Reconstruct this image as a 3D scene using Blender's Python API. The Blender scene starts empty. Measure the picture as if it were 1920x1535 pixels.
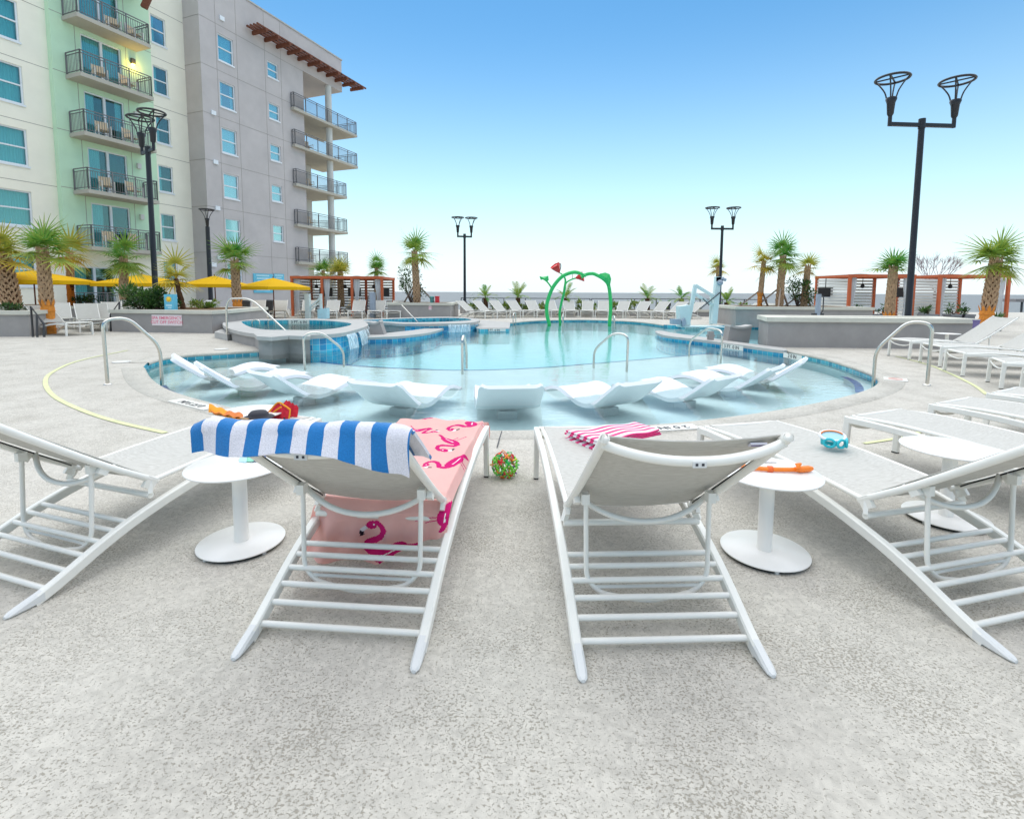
import bpy, bmesh, math, random
from mathutils import Vector, Matrix, geometry
import numpy as np

S = bpy.context.scene
COL = S.collection
R = math.radians
# ------------------------------------------------------------------ camera
F_PX, CAM_H = 940.0, 1.35
PITCH, ROLL = R(4.9), R(0.28)
CX = 960.0
CY = 547.5 + F_PX * math.tan(PITCH)
cam_d = bpy.data.cameras.new("camera")
cam = bpy.data.objects.new("camera", cam_d)
COL.objects.link(cam)
fwd = Vector((0, math.cos(PITCH), -math.sin(PITCH)))
up0 = Vector((0, math.sin(PITCH), math.cos(PITCH)))
rt0 = Vector((1, 0, 0))
rt = rt0 * math.cos(ROLL) + up0 * math.sin(ROLL)
up = up0 * math.cos(ROLL) - rt0 * math.sin(ROLL)
mw = Matrix((rt, up, -fwd)).transposed().to_4x4()
mw.translation = Vector((0, 0, CAM_H))
cam.matrix_world = mw
cam_d.sensor_width = 36
cam_d.lens = F_PX / 1920 * 36
cam_d.shift_y = (CY - 767.5) / 1920
cam_d.clip_start = 0.05
cam_d.clip_end = 20000
S.camera = cam
CAMP = Vector((0, 0, CAM_H))

def ray(x, y):
    return fwd + rt * ((x - CX) / F_PX) - up * ((y - CY) / F_PX)
def G(x, y, z=0.0):                       # where a sight line meets the level z
    d = ray(x, y); t = (z - CAM_H) / d.z
    return Vector((d.x * t, d.y * t, z))
def P(x, y, Y):                           # where a sight line reaches the distance Y
    d = ray(x, y); t = Y / d.y
    return CAMP + d * t

def PX(p):                                # picture column of a place
    q = Vector(p) - CAMP; return CX + F_PX * q.dot(rt) / q.dot(fwd)

# ------------------------------------------------------------------ light
SUN_EL, SUN_AZ = R(76), R(-8)             # azimuth from +Y towards +X
W = bpy.data.worlds.new("World"); S.world = W; W.use_nodes = True
wn = W.node_tree
sky = wn.nodes.new("ShaderNodeTexSky"); sky.sky_type = 'NISHITA'
sky.sun_disc = False
sky.sun_elevation = SUN_EL; sky.sun_rotation = SUN_AZ
sky.altitude = 0; sky.air_density = 1.0; sky.dust_density = .6; sky.ozone_density = .7
hs = wn.nodes.new("ShaderNodeHueSaturation"); hs.inputs['Saturation'].default_value = 1.12
wn.links.new(sky.outputs[0], hs.inputs['Color'])
bg = wn.nodes["Background"]
tn = wn.nodes.new("ShaderNodeVectorMath"); tn.operation = 'MULTIPLY'; tn.inputs[1].default_value = (.93, 1.0, 1.0)
tn.inputs[1].default_value = (.083, .0965, .083)
gm = wn.nodes.new("ShaderNodeGamma"); gm.inputs[1].default_value = 1.50
t2 = wn.nodes.new("ShaderNodeVectorMath"); t2.operation = 'SCALE'; t2.inputs['Scale'].default_value = 12.0
wn.links.new(hs.outputs[0], tn.inputs[0]); wn.links.new(tn.outputs[0], gm.inputs[0])
wn.links.new(gm.outputs[0], t2.inputs[0])
# keep the low sky from going yellow: blue never below green, green never below red
sp_ = wn.nodes.new("ShaderNodeSeparateXYZ"); cb_ = wn.nodes.new("ShaderNodeCombineXYZ"); wn.links.new(t2.outputs[0], sp_.inputs[0])
mg = wn.nodes.new("ShaderNodeMath"); mg.operation = 'MAXIMUM'; wn.links.new(sp_.outputs[0], mg.inputs[0]); wn.links.new(sp_.outputs[1], mg.inputs[1])
mb = wn.nodes.new("ShaderNodeMath"); mb.operation = 'MAXIMUM'; wn.links.new(mg.outputs[0], mb.inputs[0]); wn.links.new(sp_.outputs[2], mb.inputs[1])
mr_ = wn.nodes.new("ShaderNodeMath"); mr_.operation = 'MULTIPLY'; mr_.inputs[1].default_value = .95; wn.links.new(sp_.outputs[0], mr_.inputs[0])
wn.links.new(mr_.outputs[0], cb_.inputs[0]); wn.links.new(mg.outputs[0], cb_.inputs[1]); wn.links.new(mb.outputs[0], cb_.inputs[2])
# pale sea haze low over the horizon
tcw = wn.nodes.new("ShaderNodeTexCoord"); sw = wn.nodes.new("ShaderNodeSeparateXYZ"); wn.links.new(tcw.outputs['Generated'], sw.inputs[0])
hz = wn.nodes.new("ShaderNodeMapRange"); hz.inputs['From Min'].default_value = 0; hz.inputs['From Max'].default_value = .50
hz.inputs['To Min'].default_value = 1; hz.inputs['To Max'].default_value = 0; wn.links.new(sw.outputs[2], hz.inputs['Value'])
hp = wn.nodes.new("ShaderNodeMath"); hp.operation = 'POWER'; hp.inputs[1].default_value = 1.8; wn.links.new(hz.outputs[0], hp.inputs[0])
hm = wn.nodes.new("ShaderNodeMix"); hm.data_type = 'RGBA'; hm.inputs['B'].default_value = (3.45, 3.85, 4.0, 1)
wn.links.new(hp.outputs[0], hm.inputs['Factor']); wn.links.new(cb_.outputs[0], hm.inputs['A'])
wn.links.new(hm.outputs['Result'], bg.inputs[0]); bg.inputs[1].default_value = 0.098
sd = bpy.data.lights.new("sun", 'SUN'); sd.energy = 1.5; sd.angle = R(120); sd.color = (1, .925, .82)
sun = bpy.data.objects.new("sun", sd); COL.objects.link(sun)
sv = Vector((math.sin(SUN_AZ) * math.cos(SUN_EL), math.cos(SUN_AZ) * math.cos(SUN_EL), math.sin(SUN_EL)))
sun.rotation_euler = sv.to_track_quat('Z', 'Y').to_euler()
sun.location = sv * 60
S.view_settings.view_transform = 'Standard'
S.view_settings.look = 'None'
S.view_settings.exposure = 1.53
S.view_settings.gamma = 1
S.cycles.max_bounces = 8
S.cycles.transparent_max_bounces = 16
S.cycles.caustics_reflective = False
S.cycles.caustics_refractive = False
S.cycles.use_denoising = True

# ------------------------------------------------------------------ materials
def mat(name, col, rough=.5, spec=.5, metal=0.0, vary=0.0, scale=6.0, bump=0.0, bscale=40.0, transl=0.0, stretch=None, coat=0):
    m = bpy.data.materials.new(name); m.use_nodes = True
    nt = m.node_tree; b = nt.nodes["Principled BSDF"]
    b.inputs['Base Color'].default_value = (*col, 1)
    b.inputs['Roughness'].default_value = rough
    b.inputs['Specular IOR Level'].default_value = spec
    b.inputs['Metallic'].default_value = metal
    b.inputs['Coat Weight'].default_value = coat
    tc = nt.nodes.new("ShaderNodeTexCoord")
    vec = tc.outputs['Object']
    if stretch:
        mp = nt.nodes.new("ShaderNodeMapping"); mp.inputs['Scale'].default_value = stretch
        nt.links.new(vec, mp.inputs[0]); vec = mp.outputs[0]
    if vary:
        n = nt.nodes.new("ShaderNodeTexNoise"); n.inputs['Scale'].default_value = scale
        n.inputs['Detail'].default_value = 6; n.inputs['Roughness'].default_value = .6
        nt.links.new(vec, n.inputs['Vector'])
        r = nt.nodes.new("ShaderNodeMapRange")
        r.inputs['From Min'].default_value = .3; r.inputs['From Max'].default_value = .7
        r.inputs['To Min'].default_value = 1 - vary; r.inputs['To Max'].default_value = 1 + vary
        nt.links.new(n.outputs['Fac'], r.inputs['Value'])
        mx = nt.nodes.new("ShaderNodeVectorMath"); mx.operation = 'SCALE'
        mx.inputs[0].default_value = col
        nt.links.new(r.outputs[0], mx.inputs['Scale'])
        nt.links.new(mx.outputs[0], b.inputs['Base Color'])
    if bump:
        n2 = nt.nodes.new("ShaderNodeTexNoise"); n2.inputs['Scale'].default_value = bscale
        n2.inputs['Detail'].default_value = 4
        nt.links.new(vec, n2.inputs['Vector'])
        bp = nt.nodes.new("ShaderNodeBump"); bp.inputs['Strength'].default_value = bump
        bp.inputs['Distance'].default_value = .02
        nt.links.new(n2.outputs['Fac'], bp.inputs['Height'])
        nt.links.new(bp.outputs[0], b.inputs['Normal'])
    if transl:
        tl = nt.nodes.new("ShaderNodeBsdfTranslucent"); tl.inputs[0].default_value = (*col, 1)
        ms = nt.nodes.new("ShaderNodeMixShader"); ms.inputs[0].default_value = transl
        out = nt.nodes["Material Output"]
        nt.links.new(b.outputs[0], ms.inputs[1]); nt.links.new(tl.outputs[0], ms.inputs[2])
        nt.links.new(ms.outputs[0], out.inputs[0])
    return m

def nd(nt, typ, **kw):
    n = nt.nodes.new(typ)
    for k, v in kw.items():
        if k.startswith('i_'):
            n.inputs[k[2:].replace('_', ' ')].default_value = v
        else:
            setattr(n, k, v)
    return n

M = {}
M['frame'] = mat('white_powder_coat', (.83, .81, .755), .38, .5, vary=.03, scale=9)
M['plastic'] = mat('white_moulded_plastic', (.84, .85, .87), .32, .5)
M['cap'] = mat('white_foot_cap', (.72, .72, .71), .5)
M['table'] = mat('white_table_enamel', (.86, .84, .80), .3, .5, vary=.02)
M['chrome'] = mat('brushed_steel', (.62, .60, .55), .22, .5, 1.0)
M['black'] = mat('black_metal', (.012, .012, .016), .4)
M['dark'] = mat('dark_bronze_metal', (.05, .05, .055), .45)
M['railgrey'] = mat('grey_rail_metal', (.15, .15, .16), .5)
M['rubber'] = mat('dark_rubber', (.02, .02, .02), .7)
M['stucco_grey'] = mat('grey_stucco', (.36, .335, .32), .9, .2, vary=.07, scale=3, bump=.15, bscale=120)
M['cap_stone'] = mat('cream_cap_stone', (.62, .60, .52), .85, .2, vary=.05, scale=5, bump=.1, bscale=80)
M['conc'] = mat('concrete_trim', (.46, .45, .43), .9, .2, vary=.06, scale=4, bump=.15, bscale=90)
M['cream'] = mat('cream_stucco', (.88, .85, .74), .9, .2, vary=.03, scale=1.2, bump=.05, bscale=60)
M['green'] = mat('mint_green_stucco', (.55, .77, .57), .9, .2, vary=.04, scale=1.2, bump=.05, bscale=60)
M['lilac'] = mat('lilac_grey_stucco', (.50, .47, .47), .9, .2, vary=.07, scale=.8, bump=.05, bscale=60)
M['soffit'] = mat('balcony_concrete', (.44, .42, .37), .85, .2, vary=.05, scale=2)
M['colwhite'] = mat('pale_column_paint', (.62, .63, .61), .8, .2)
M['joint'] = mat('wall_joint', (.30, .28, .26), .9, .1)
M['winframe'] = mat('white_window_frame', (.74, .78, .83), .4)
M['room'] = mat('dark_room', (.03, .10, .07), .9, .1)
M['curtain'] = mat('pale_curtain', (.74, .86, .86), .9, .1)
M['wood'] = mat('brown_timber', (.16, .055, .03), .7, .3, vary=.25, scale=5, stretch=(1, 1, 4))
M['rust'] = mat('rust_red_frame', (.55, .13, .05), .6, .3, vary=.1, scale=3)
M['slat'] = mat('white_slats', (.66, .66, .63), .6)
M['canvas'] = mat('white_canvas', (.78, .77, .73), .9, .1, transl=.2)
M['drape'] = mat('grey_white_drape', (.74, .74, .74), .9, .1, vary=.08, scale=3)
M['yellow'] = mat('yellow_canvas', (.85, .52, .01), .8, .2, transl=.25)
M['sling_beige'] = mat('beige_sling', (.68, .55, .38), .8, .2, transl=.1)
M['orange'] = mat('orange_plastic', (.9, .22, .015), .35)
M['tealrub'] = mat('teal_rubber', (.02, .50, .58), .35)
M['lens'] = mat('mask_lens', (.35, .62, .72), .05, .8)
M['bagor'] = mat('orange_cloth', (.85, .34, .03), .8, .2, vary=.15, scale=14, transl=.1)
M['bagred'] = mat('red_cloth', (.62, .03, .05), .8, .2, vary=.25, scale=25)
M['hat'] = mat('black_straw', (.02, .02, .03), .7)
M['straw'] = mat('tan_straw', (.5, .32, .18), .8)
M['signpink'] = mat('white_sign_board', (.85, .74, .75), .6)
M['pinkink'] = mat('pink_ink', (.80, .16, .26), .6)
M['ink'] = mat('black_ink', (.03, .03, .04), .6)
M['tilewhite'] = mat('white_marker_tile', (.78, .76, .70), .4)
M['tag'] = mat('white_tag', (.70, .68, .75), .7)
M['violet'] = mat('violet_ink', (.19, .15, .33), .7)
M['liftgrey'] = mat('pale_teal_aluminium', (.62, .72, .71), .45, .5, vary=.04)
M['covergrey'] = mat('blue_grey_cover', (.33, .38, .45), .8, vary=.1, scale=6)
M['tv'] = mat('tv_black', (.018, .016, .018), .35)
M['trunk'] = mat('palm_trunk_fibre', (.11, .055, .03), .95, .1, vary=.4, scale=14)
M['boot'] = mat('palm_boot_tan', (.47, .31, .19), .9, .1, vary=.3, scale=12)
M['burlap'] = mat('orange_burlap', (.72, .27, .055), .95, .1, vary=.2, scale=16, bump=.4, bscale=60)
M['stake'] = mat('timber_stake', (.36, .29, .24), .9, .1)
M['bark'] = mat('grey_bark', (.17, .12, .10), .9, .1, vary=.2)
M['playgreen'] = mat('green_play_paint', (.03, .50, .12), .3)
M['playred'] = mat('red_play_paint', (.75, .03, .03), .3)
M['poster'] = mat('sky_blue_panel', (.12, .48, .66), .5, vary=.15, scale=2)
M['posterlt'] = mat('pale_blue_panel', (.42, .70, .80), .5, vary=.12, scale=5)
M['sunyel'] = mat('sunflower_yellow', (.95, .60, .03), .6)
M['red'] = mat('red_bin', (.62, .03, .04), .5)
M['tealbin'] = mat('teal_bin', (.10, .32, .30), .5)
M['soil'] = mat('planter_mulch', (.16, .10, .06), .95, .1, vary=.3, scale=10)
M['pot'] = mat('grey_pot', (.20, .20, .21), .8)
M['white'] = mat('plain_white', (.80, .80, .80), .6)
M['lineyel'] = mat('faded_yellow_paint', (.64, .66, .36), .8, vary=.12, scale=8)
M['crack'] = mat('dark_deck_joint', (.10, .10, .10), .9)  # own dark colour of the control joint in the deck
M['bluetrim'] = mat('cobalt_trim_tile', (.025, .045, .34), .3, vary=.3, scale=20)
M['pebble'] = mat('dune_sand', (.55, .48, .36), .95, .1, vary=.15)
M['lampglass'] = mat('lamp_glass', (.75, .75, .72), .3)
M['pier'] = mat('pier_timber', (.30, .27, .26), .9, .1)

# emissive lit wall lamp
m = bpy.data.materials.new('lit_lamp'); m.use_nodes = True
e = m.node_tree.nodes["Principled BSDF"]; e.inputs['Base Color'].default_value = (1, .7, .2, 1)
e.inputs['Emission Color'].default_value = (1, .62, .10, 1); e.inputs['Emission Strength'].default_value = 6
M['lit'] = m

def leafmat(name, c1, c2, transl=.3):
    """foliage: colour from the leaf's own tint attribute"""
    m = bpy.data.materials.new(name); m.use_nodes = True; nt = m.node_tree
    b = nt.nodes["Principled BSDF"]; b.inputs['Roughness'].default_value = .5; b.inputs['Specular IOR Level'].default_value = .35
    a = nd(nt, "ShaderNodeAttribute", attribute_name="tint")
    mx = nd(nt, "ShaderNodeMix", data_type='RGBA')
    mx.inputs['A'].default_value = (*c1, 1); mx.inputs['B'].default_value = (*c2, 1)
    nt.links.new(a.outputs['Fac'], mx.inputs['Factor'])
    nt.links.new(mx.outputs['Result'], b.inputs['Base Color'])
    tl = nd(nt, "ShaderNodeBsdfTranslucent"); nt.links.new(mx.outputs['Result'], tl.inputs[0])
    ms = nd(nt, "ShaderNodeMixShader"); ms.inputs[0].default_value = transl
    nt.links.new(b.outputs[0], ms.inputs[1]); nt.links.new(tl.outputs[0], ms.inputs[2])
    nt.links.new(ms.outputs[0], nt.nodes["Material Output"].inputs[0])
    return m
M['palmleaf'] = leafmat('palm_leaf', (.06, .27, .045), (.58, .50, .07), .35)
M['palmleaf2'] = leafmat('yellowing_palm_leaf', (.14, .30, .05), (.78, .50, .06), .35)
M['bushleaf'] = leafmat('bush_leaf', (.018, .06, .018), (.12, .24, .04))
M['tuftleaf'] = leafmat('tuft_leaf', (.10, .20, .03), (.42, .44, .08))
M['twig'] = mat('bare_twig', (.30, .23, .25), .9, .1)

def sling_mat():
    m = mat('grey_mesh_sling', (.60, .59, .57), .75, .25)
    nt = m.node_tree; b = nt.nodes["Principled BSDF"]
    tc = nd(nt, "ShaderNodeTexCoord")
    mp = nd(nt, "ShaderNodeMapping"); mp.inputs['Scale'].default_value = (9, 420, 420)
    nt.links.new(tc.outputs['Object'], mp.inputs[0])
    n = nd(nt, "ShaderNodeTexNoise"); n.inputs['Scale'].default_value = 1.0; n.inputs['Detail'].default_value = 4
    nt.links.new(mp.outputs[0], n.inputs['Vector'])
    cr = nd(nt, "ShaderNodeValToRGB")
    cr.color_ramp.elements[0].position = .3; cr.color_ramp.elements[0].color = (.45, .43, .385, 1)
    cr.color_ramp.elements[1].position = .7; cr.color_ramp.elements[1].color = (.68, .665, .625, 1)
    nt.links.new(n.outputs['Fac'], cr.inputs[0]); nt.links.new(cr.outputs[0], b.inputs['Base Color'])
    tl = nd(nt, "ShaderNodeBsdfTranslucent"); nt.links.new(cr.outputs[0], tl.inputs[0])
    ms = nd(nt, "ShaderNodeMixShader"); ms.inputs[0].default_value = .10
    nt.links.new(b.outputs[0], ms.inputs[1]); nt.links.new(tl.outputs[0], ms.inputs[2])
    nt.links.new(ms.outputs[0], nt.nodes["Material Output"].inputs[0])
    return m
M['sling'] = sling_mat()

def deck_mat(name, base, pit, dens):
    """knock-down textured pool deck: trowelled flats with darker open pits"""
    m = bpy.data.materials.new(name); m.use_nodes = True; nt = m.node_tree
    b = nt.nodes["Principled BSDF"]; b.inputs['Roughness'].default_value = .8; b.inputs['Specular IOR Level'].default_value = .25
    tc = nd(nt, "ShaderNodeTexCoord")
    mp = nd(nt, "ShaderNodeMapping"); mp.inputs['Scale'].default_value = (1.0, 1.25, 1)
    nt.links.new(tc.outputs['Object'], mp.inputs[0])
    n = nd(nt, "ShaderNodeTexNoise"); n.inputs['Scale'].default_value = 98; n.inputs['Detail'].default_value = 6
    n.inputs['Roughness'].default_value = .6; n.inputs['Distortion'].default_value = .5
    nt.links.new(mp.outputs[0], n.inputs['Vector'])
    big = nd(nt, "ShaderNodeTexNoise"); big.inputs['Scale'].default_value = 2.6; big.inputs['Detail'].default_value = 6
    nt.links.new(tc.outputs['Object'], big.inputs['Vector'])
    ad = nd(nt, "ShaderNodeMath", operation='MULTIPLY_ADD'); ad.inputs[1].default_value = .30; 
    nt.links.new(big.outputs['Fac'], ad.inputs[0]); nt.links.new(n.outputs['Fac'], ad.inputs[2])
    mr = nd(nt, "ShaderNodeMapRange"); mr.inputs['From Min'].default_value = dens; mr.inputs['From Max'].default_value = dens + .05
    nt.links.new(ad.outputs[0], mr.inputs['Value'])
    st = nd(nt, "ShaderNodeTexNoise"); st.inputs['Scale'].default_value = 1.1; st.inputs['Detail'].default_value = 5
    nt.links.new(tc.outputs['Object'], st.inputs['Vector'])
    c2 = nd(nt, "ShaderNodeMix", data_type='RGBA')
    c2.inputs['A'].default_value = (*[c * .88 for c in base], 1); c2.inputs['B'].default_value = (*[c * 1.10 for c in base], 1)
    nt.links.new(st.outputs['Fac'], c2.inputs['Factor'])
    # trowel blotches a few centimetres across
    bl = nd(nt, "ShaderNodeTexNoise"); bl.inputs['Scale'].default_value = 24; bl.inputs['Detail'].default_value = 5; bl.inputs['Distortion'].default_value = 1.2
    nt.links.new(tc.outputs['Object'], bl.inputs['Vector'])
    br = nd(nt, "ShaderNodeMapRange"); br.inputs['From Min'].default_value = .35; br.inputs['From Max'].default_value = .68; br.inputs['To Min'].default_value = 1.06; br.inputs['To Max'].default_value = .84
    nt.links.new(bl.outputs['Fac'], br.inputs['Value'])
    bs = nd(nt, "ShaderNodeVectorMath", operation='SCALE'); nt.links.new(c2.outputs['Result'], bs.inputs[0]); nt.links.new(br.outputs[0], bs.inputs['Scale'])
    mx = nd(nt, "ShaderNodeMix", data_type='RGBA')
    nt.links.new(bs.outputs[0], mx.inputs['A']); mx.inputs['B'].default_value = (*pit, 1)
    nt.links.new(mr.outputs[0], mx.inputs['Factor'])
    nt.links.new(mx.outputs['Result'], b.inputs['Base Color'])
    fine = nd(nt, "ShaderNodeTexNoise"); fine.inputs['Scale'].default_value = 260; fine.inputs['Detail'].default_value = 2
    nt.links.new(tc.outputs['Object'], fine.inputs['Vector'])
    sub = nd(nt, "ShaderNodeMath", operation='MULTIPLY_ADD'); sub.inputs[1].default_value = -1.0
    nt.links.new(mr.outputs[0], sub.inputs[0])
    fm = nd(nt, "ShaderNodeMath", operation='MULTIPLY'); fm.inputs[1].default_value = .5
    nt.links.new(fine.outputs['Fac'], fm.inputs[0]); nt.links.new(fm.outputs[0], sub.inputs[2])
    bp = nd(nt, "ShaderNodeBump"); bp.inputs['Strength'].default_value = .5; bp.inputs['Distance'].default_value = .003
    nt.links.new(sub.outputs[0], bp.inputs['Height']); nt.links.new(bp.outputs[0], b.inputs['Normal'])
    return m
M['deck'] = deck_mat('textured_pool_deck', (.56, .525, .465), (.33, .30, .25), .705)
M['coping'] = deck_mat('pool_coping', (.545, .515, .455), (.29, .26, .215), .725)

def tile_mat(name, cols, sc, mortar=(.5, .66, .70)):
    m = bpy.data.materials.new(name); m.use_nodes = True; nt = m.node_tree
    b = nt.nodes["Principled BSDF"]; b.inputs['Roughness'].default_value = .15
    uv = nd(nt, "ShaderNodeUVMap"); uv.uv_map = "UVMap"
    mp = nd(nt, "ShaderNodeMapping"); mp.inputs['Scale'].default_value = (1 / sc, 1 / sc, 1)
    nt.links.new(uv.outputs[0], mp.inputs[0])
    fl = nd(nt, "ShaderNodeVectorMath", operation='FLOOR'); nt.links.new(mp.outputs[0], fl.inputs[0])
    wnz = nd(nt, "ShaderNodeTexWhiteNoise", noise_dimensions='3D'); nt.links.new(fl.outputs[0], wnz.inputs['Vector'])
    cr = nd(nt, "ShaderNodeValToRGB"); cr.color_ramp.interpolation = 'LINEAR'
    els = cr.color_ramp.elements
    while len(els) < len(cols): els.new(.5)
    for i, c in enumerate(cols):
        els[i].position = i / (len(cols) - 1); els[i].color = (*c, 1)
    nt.links.new(wnz.outputs['Value'], cr.inputs[0])
    fr = nd(nt, "ShaderNodeVectorMath", operation='FRACTION'); nt.links.new(mp.outputs[0], fr.inputs[0])
    sp = nd(nt, "ShaderNodeSeparateXYZ"); nt.links.new(fr.outputs[0], sp.inputs[0])
    lo = nd(nt, "ShaderNodeMath", operation='MINIMUM'); nt.links.new(sp.outputs[0], lo.inputs[0]); nt.links.new(sp.outputs[1], lo.inputs[1])
    gt = nd(nt, "ShaderNodeMath", operation='GREATER_THAN'); gt.inputs[1].default_value = .05; nt.links.new(lo.outputs[0], gt.inputs[0])
    mx = nd(nt, "ShaderNodeMix", data_type='RGBA'); mx.inputs['A'].default_value = (*mortar, 1)
    nt.links.new(gt.outputs[0], mx.inputs['Factor']); nt.links.new(cr.outputs[0], mx.inputs['B'])
    nt.links.new(mx.outputs['Result'], b.inputs['Base Color'])
    return m
M['tile'] = tile_mat('blue_glass_tile', [(.02, .22, .45), (.03, .38, .66), (.07, .55, .75), (.015, .30, .58), (.16, .62, .78)], .16)
M['band'] = tile_mat('waterline_tile', [(.02, .22, .34), (.03, .36, .50), (.10, .50, .60), (.02, .28, .44)], .15)

def plaster(name, col):
    m = mat(name, col, .7, .3, vary=.05, scale=2.0)
    return m
M['ledge'] = plaster('ledge_plaster', (.80, .90, .91))
M['deep'] = plaster('pool_plaster', (.48, .86, .95))
M['wallplaster'] = plaster('wall_plaster', (.50, .83, .89))
M['spaplaster'] = plaster('spa_plaster', (.22, .62, .66))

def water_mat(name, tint, bscale, bstr, rough=.02, stretch=(1, 2.2, 1)):
    m = bpy.data.materials.new(name); m.use_nodes = True; nt = m.node_tree
    nt.nodes.remove(nt.nodes["Principled BSDF"])
    tc = nd(nt, "ShaderNodeTexCoord"); mp = nd(nt, "ShaderNodeMapping"); mp.inputs['Scale'].default_value = stretch
    nt.links.new(tc.outputs['Object'], mp.inputs[0])
    n = nd(nt, "ShaderNodeTexNoise"); n.inputs['Scale'].default_value = bscale; n.inputs['Detail'].default_value = 3
    n.inputs['Distortion'].default_value = .6
    nt.links.new(mp.outputs[0], n.inputs['Vector'])
    bp = nd(nt, "ShaderNodeBump"); bp.inputs['Strength'].default_value = bstr; bp.inputs['Distance'].default_value = .05
    nt.links.new(n.outputs['Fac'], bp.inputs['Height'])
    fr = nd(nt, "ShaderNodeFresnel"); fr.inputs['IOR'].default_value = 1.33; nt.links.new(bp.outputs[0], fr.inputs['Normal'])
    tr = nd(nt, "ShaderNodeBsdfTransparent"); tr.inputs[0].default_value = (*tint, 1)
    gl = nd(nt, "ShaderNodeBsdfGlossy"); gl.inputs['Roughness'].default_value = rough
    nt.links.new(bp.outputs[0], gl.inputs['Normal'])
    ms = nd(nt, "ShaderNodeMixShader"); nt.links.new(fr.outputs[0], ms.inputs[0])
    nt.links.new(tr.outputs[0], ms.inputs[1]); nt.links.new(gl.outputs[0], ms.inputs[2])
    nt.links.new(ms.outputs[0], nt.nodes["Material Output"].inputs[0])
    return m
M['water'] = water_mat('pool_water', (.89, .975, .985), 3.2, .10)
M['spawater'] = water_mat('spa_water', (.66, .92, .93), 6, .25)
m = mat('falling_water', (.80, .90, .93), .2, .5); M['fall'] = m
nt = m.node_tree; tcf = nd(nt, "ShaderNodeTexCoord"); mpf = nd(nt, "ShaderNodeMapping"); mpf.inputs['Scale'].default_value = (9, 9, 1.2); nt.links.new(tcf.outputs['Object'], mpf.inputs[0])
nf = nd(nt, "ShaderNodeTexNoise"); nf.inputs['Scale'].default_value = 2.5; nf.inputs['Detail'].default_value = 4; nt.links.new(mpf.outputs[0], nf.inputs['Vector'])
rf = nd(nt, "ShaderNodeMapRange"); rf.inputs['From Min'].default_value = .35; rf.inputs['From Max'].default_value = .65; rf.inputs['To Min'].default_value = .1; rf.inputs['To Max'].default_value = .85; nt.links.new(nf.outputs['Fac'], rf.inputs['Value'])
trf = nd(nt, "ShaderNodeBsdfTransparent"); msf = nd(nt, "ShaderNodeMixShader"); nt.links.new(rf.outputs[0], msf.inputs[0]); nt.links.new(trf.outputs[0], msf.inputs[1]); nt.links.new(nt.nodes["Principled BSDF"].outputs[0], msf.inputs[2]); nt.links.new(msf.outputs[0], nt.nodes["Material Output"].inputs[0])

m = mat('sea_water', (.19, .205, .21), .6, .15); M['sea'] = m
nt = m.node_tree; b = nt.nodes["Principled BSDF"]
tc = nd(nt, "ShaderNodeTexCoord"); mp = nd(nt, "ShaderNodeMapping"); mp.inputs['Scale'].default_value = (.02, .11, 1)
nt.links.new(tc.outputs['Object'], mp.inputs[0])
n = nd(nt, "ShaderNodeTexNoise"); n.inputs['Scale'].default_value = 5; n.inputs['Detail'].default_value = 6; nt.links.new(mp.outputs[0], n.inputs['Vector'])
bp = nd(nt, "ShaderNodeBump"); bp.inputs['Strength'].default_value = .6; bp.inputs['Distance'].default_value = 1.0
nt.links.new(n.outputs['Fac'], bp.inputs['Height']); nt.links.new(bp.outputs[0], b.inputs['Normal'])

def pane_mat():
    m = bpy.data.materials.new('window_glass'); m.use_nodes = True; nt = m.node_tree
    nt.nodes.remove(nt.nodes["Principled BSDF"])
    tr = nd(nt, "ShaderNodeBsdfTransparent"); tr.inputs[0].default_value = (.62, .89, .90, 1)
    gl = nd(nt, "ShaderNodeBsdfGlossy"); gl.inputs['Roughness'].default_value = .02; gl.inputs[0].default_value = (.70, .93, .96, 1)
    lw = nd(nt, "ShaderNodeLayerWeight"); lw.inputs[0].default_value = .35
    ma = nd(nt, "ShaderNodeMath", operation='MULTIPLY_ADD'); ma.inputs[1].default_value = .40; ma.inputs[2].default_value = .09
    nt.links.new(lw.outputs['Fresnel'], ma.inputs[0])
    ms = nd(nt, "ShaderNodeMixShader"); nt.links.new(ma.outputs[0], ms.inputs[0])
    nt.links.new(tr.outputs[0], ms.inputs[1]); nt.links.new(gl.outputs[0], ms.inputs[2])
    nt.links.new(ms.outputs[0], nt.nodes["Material Output"].inputs[0])
    return m
M['pane'] = pane_mat()

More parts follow.
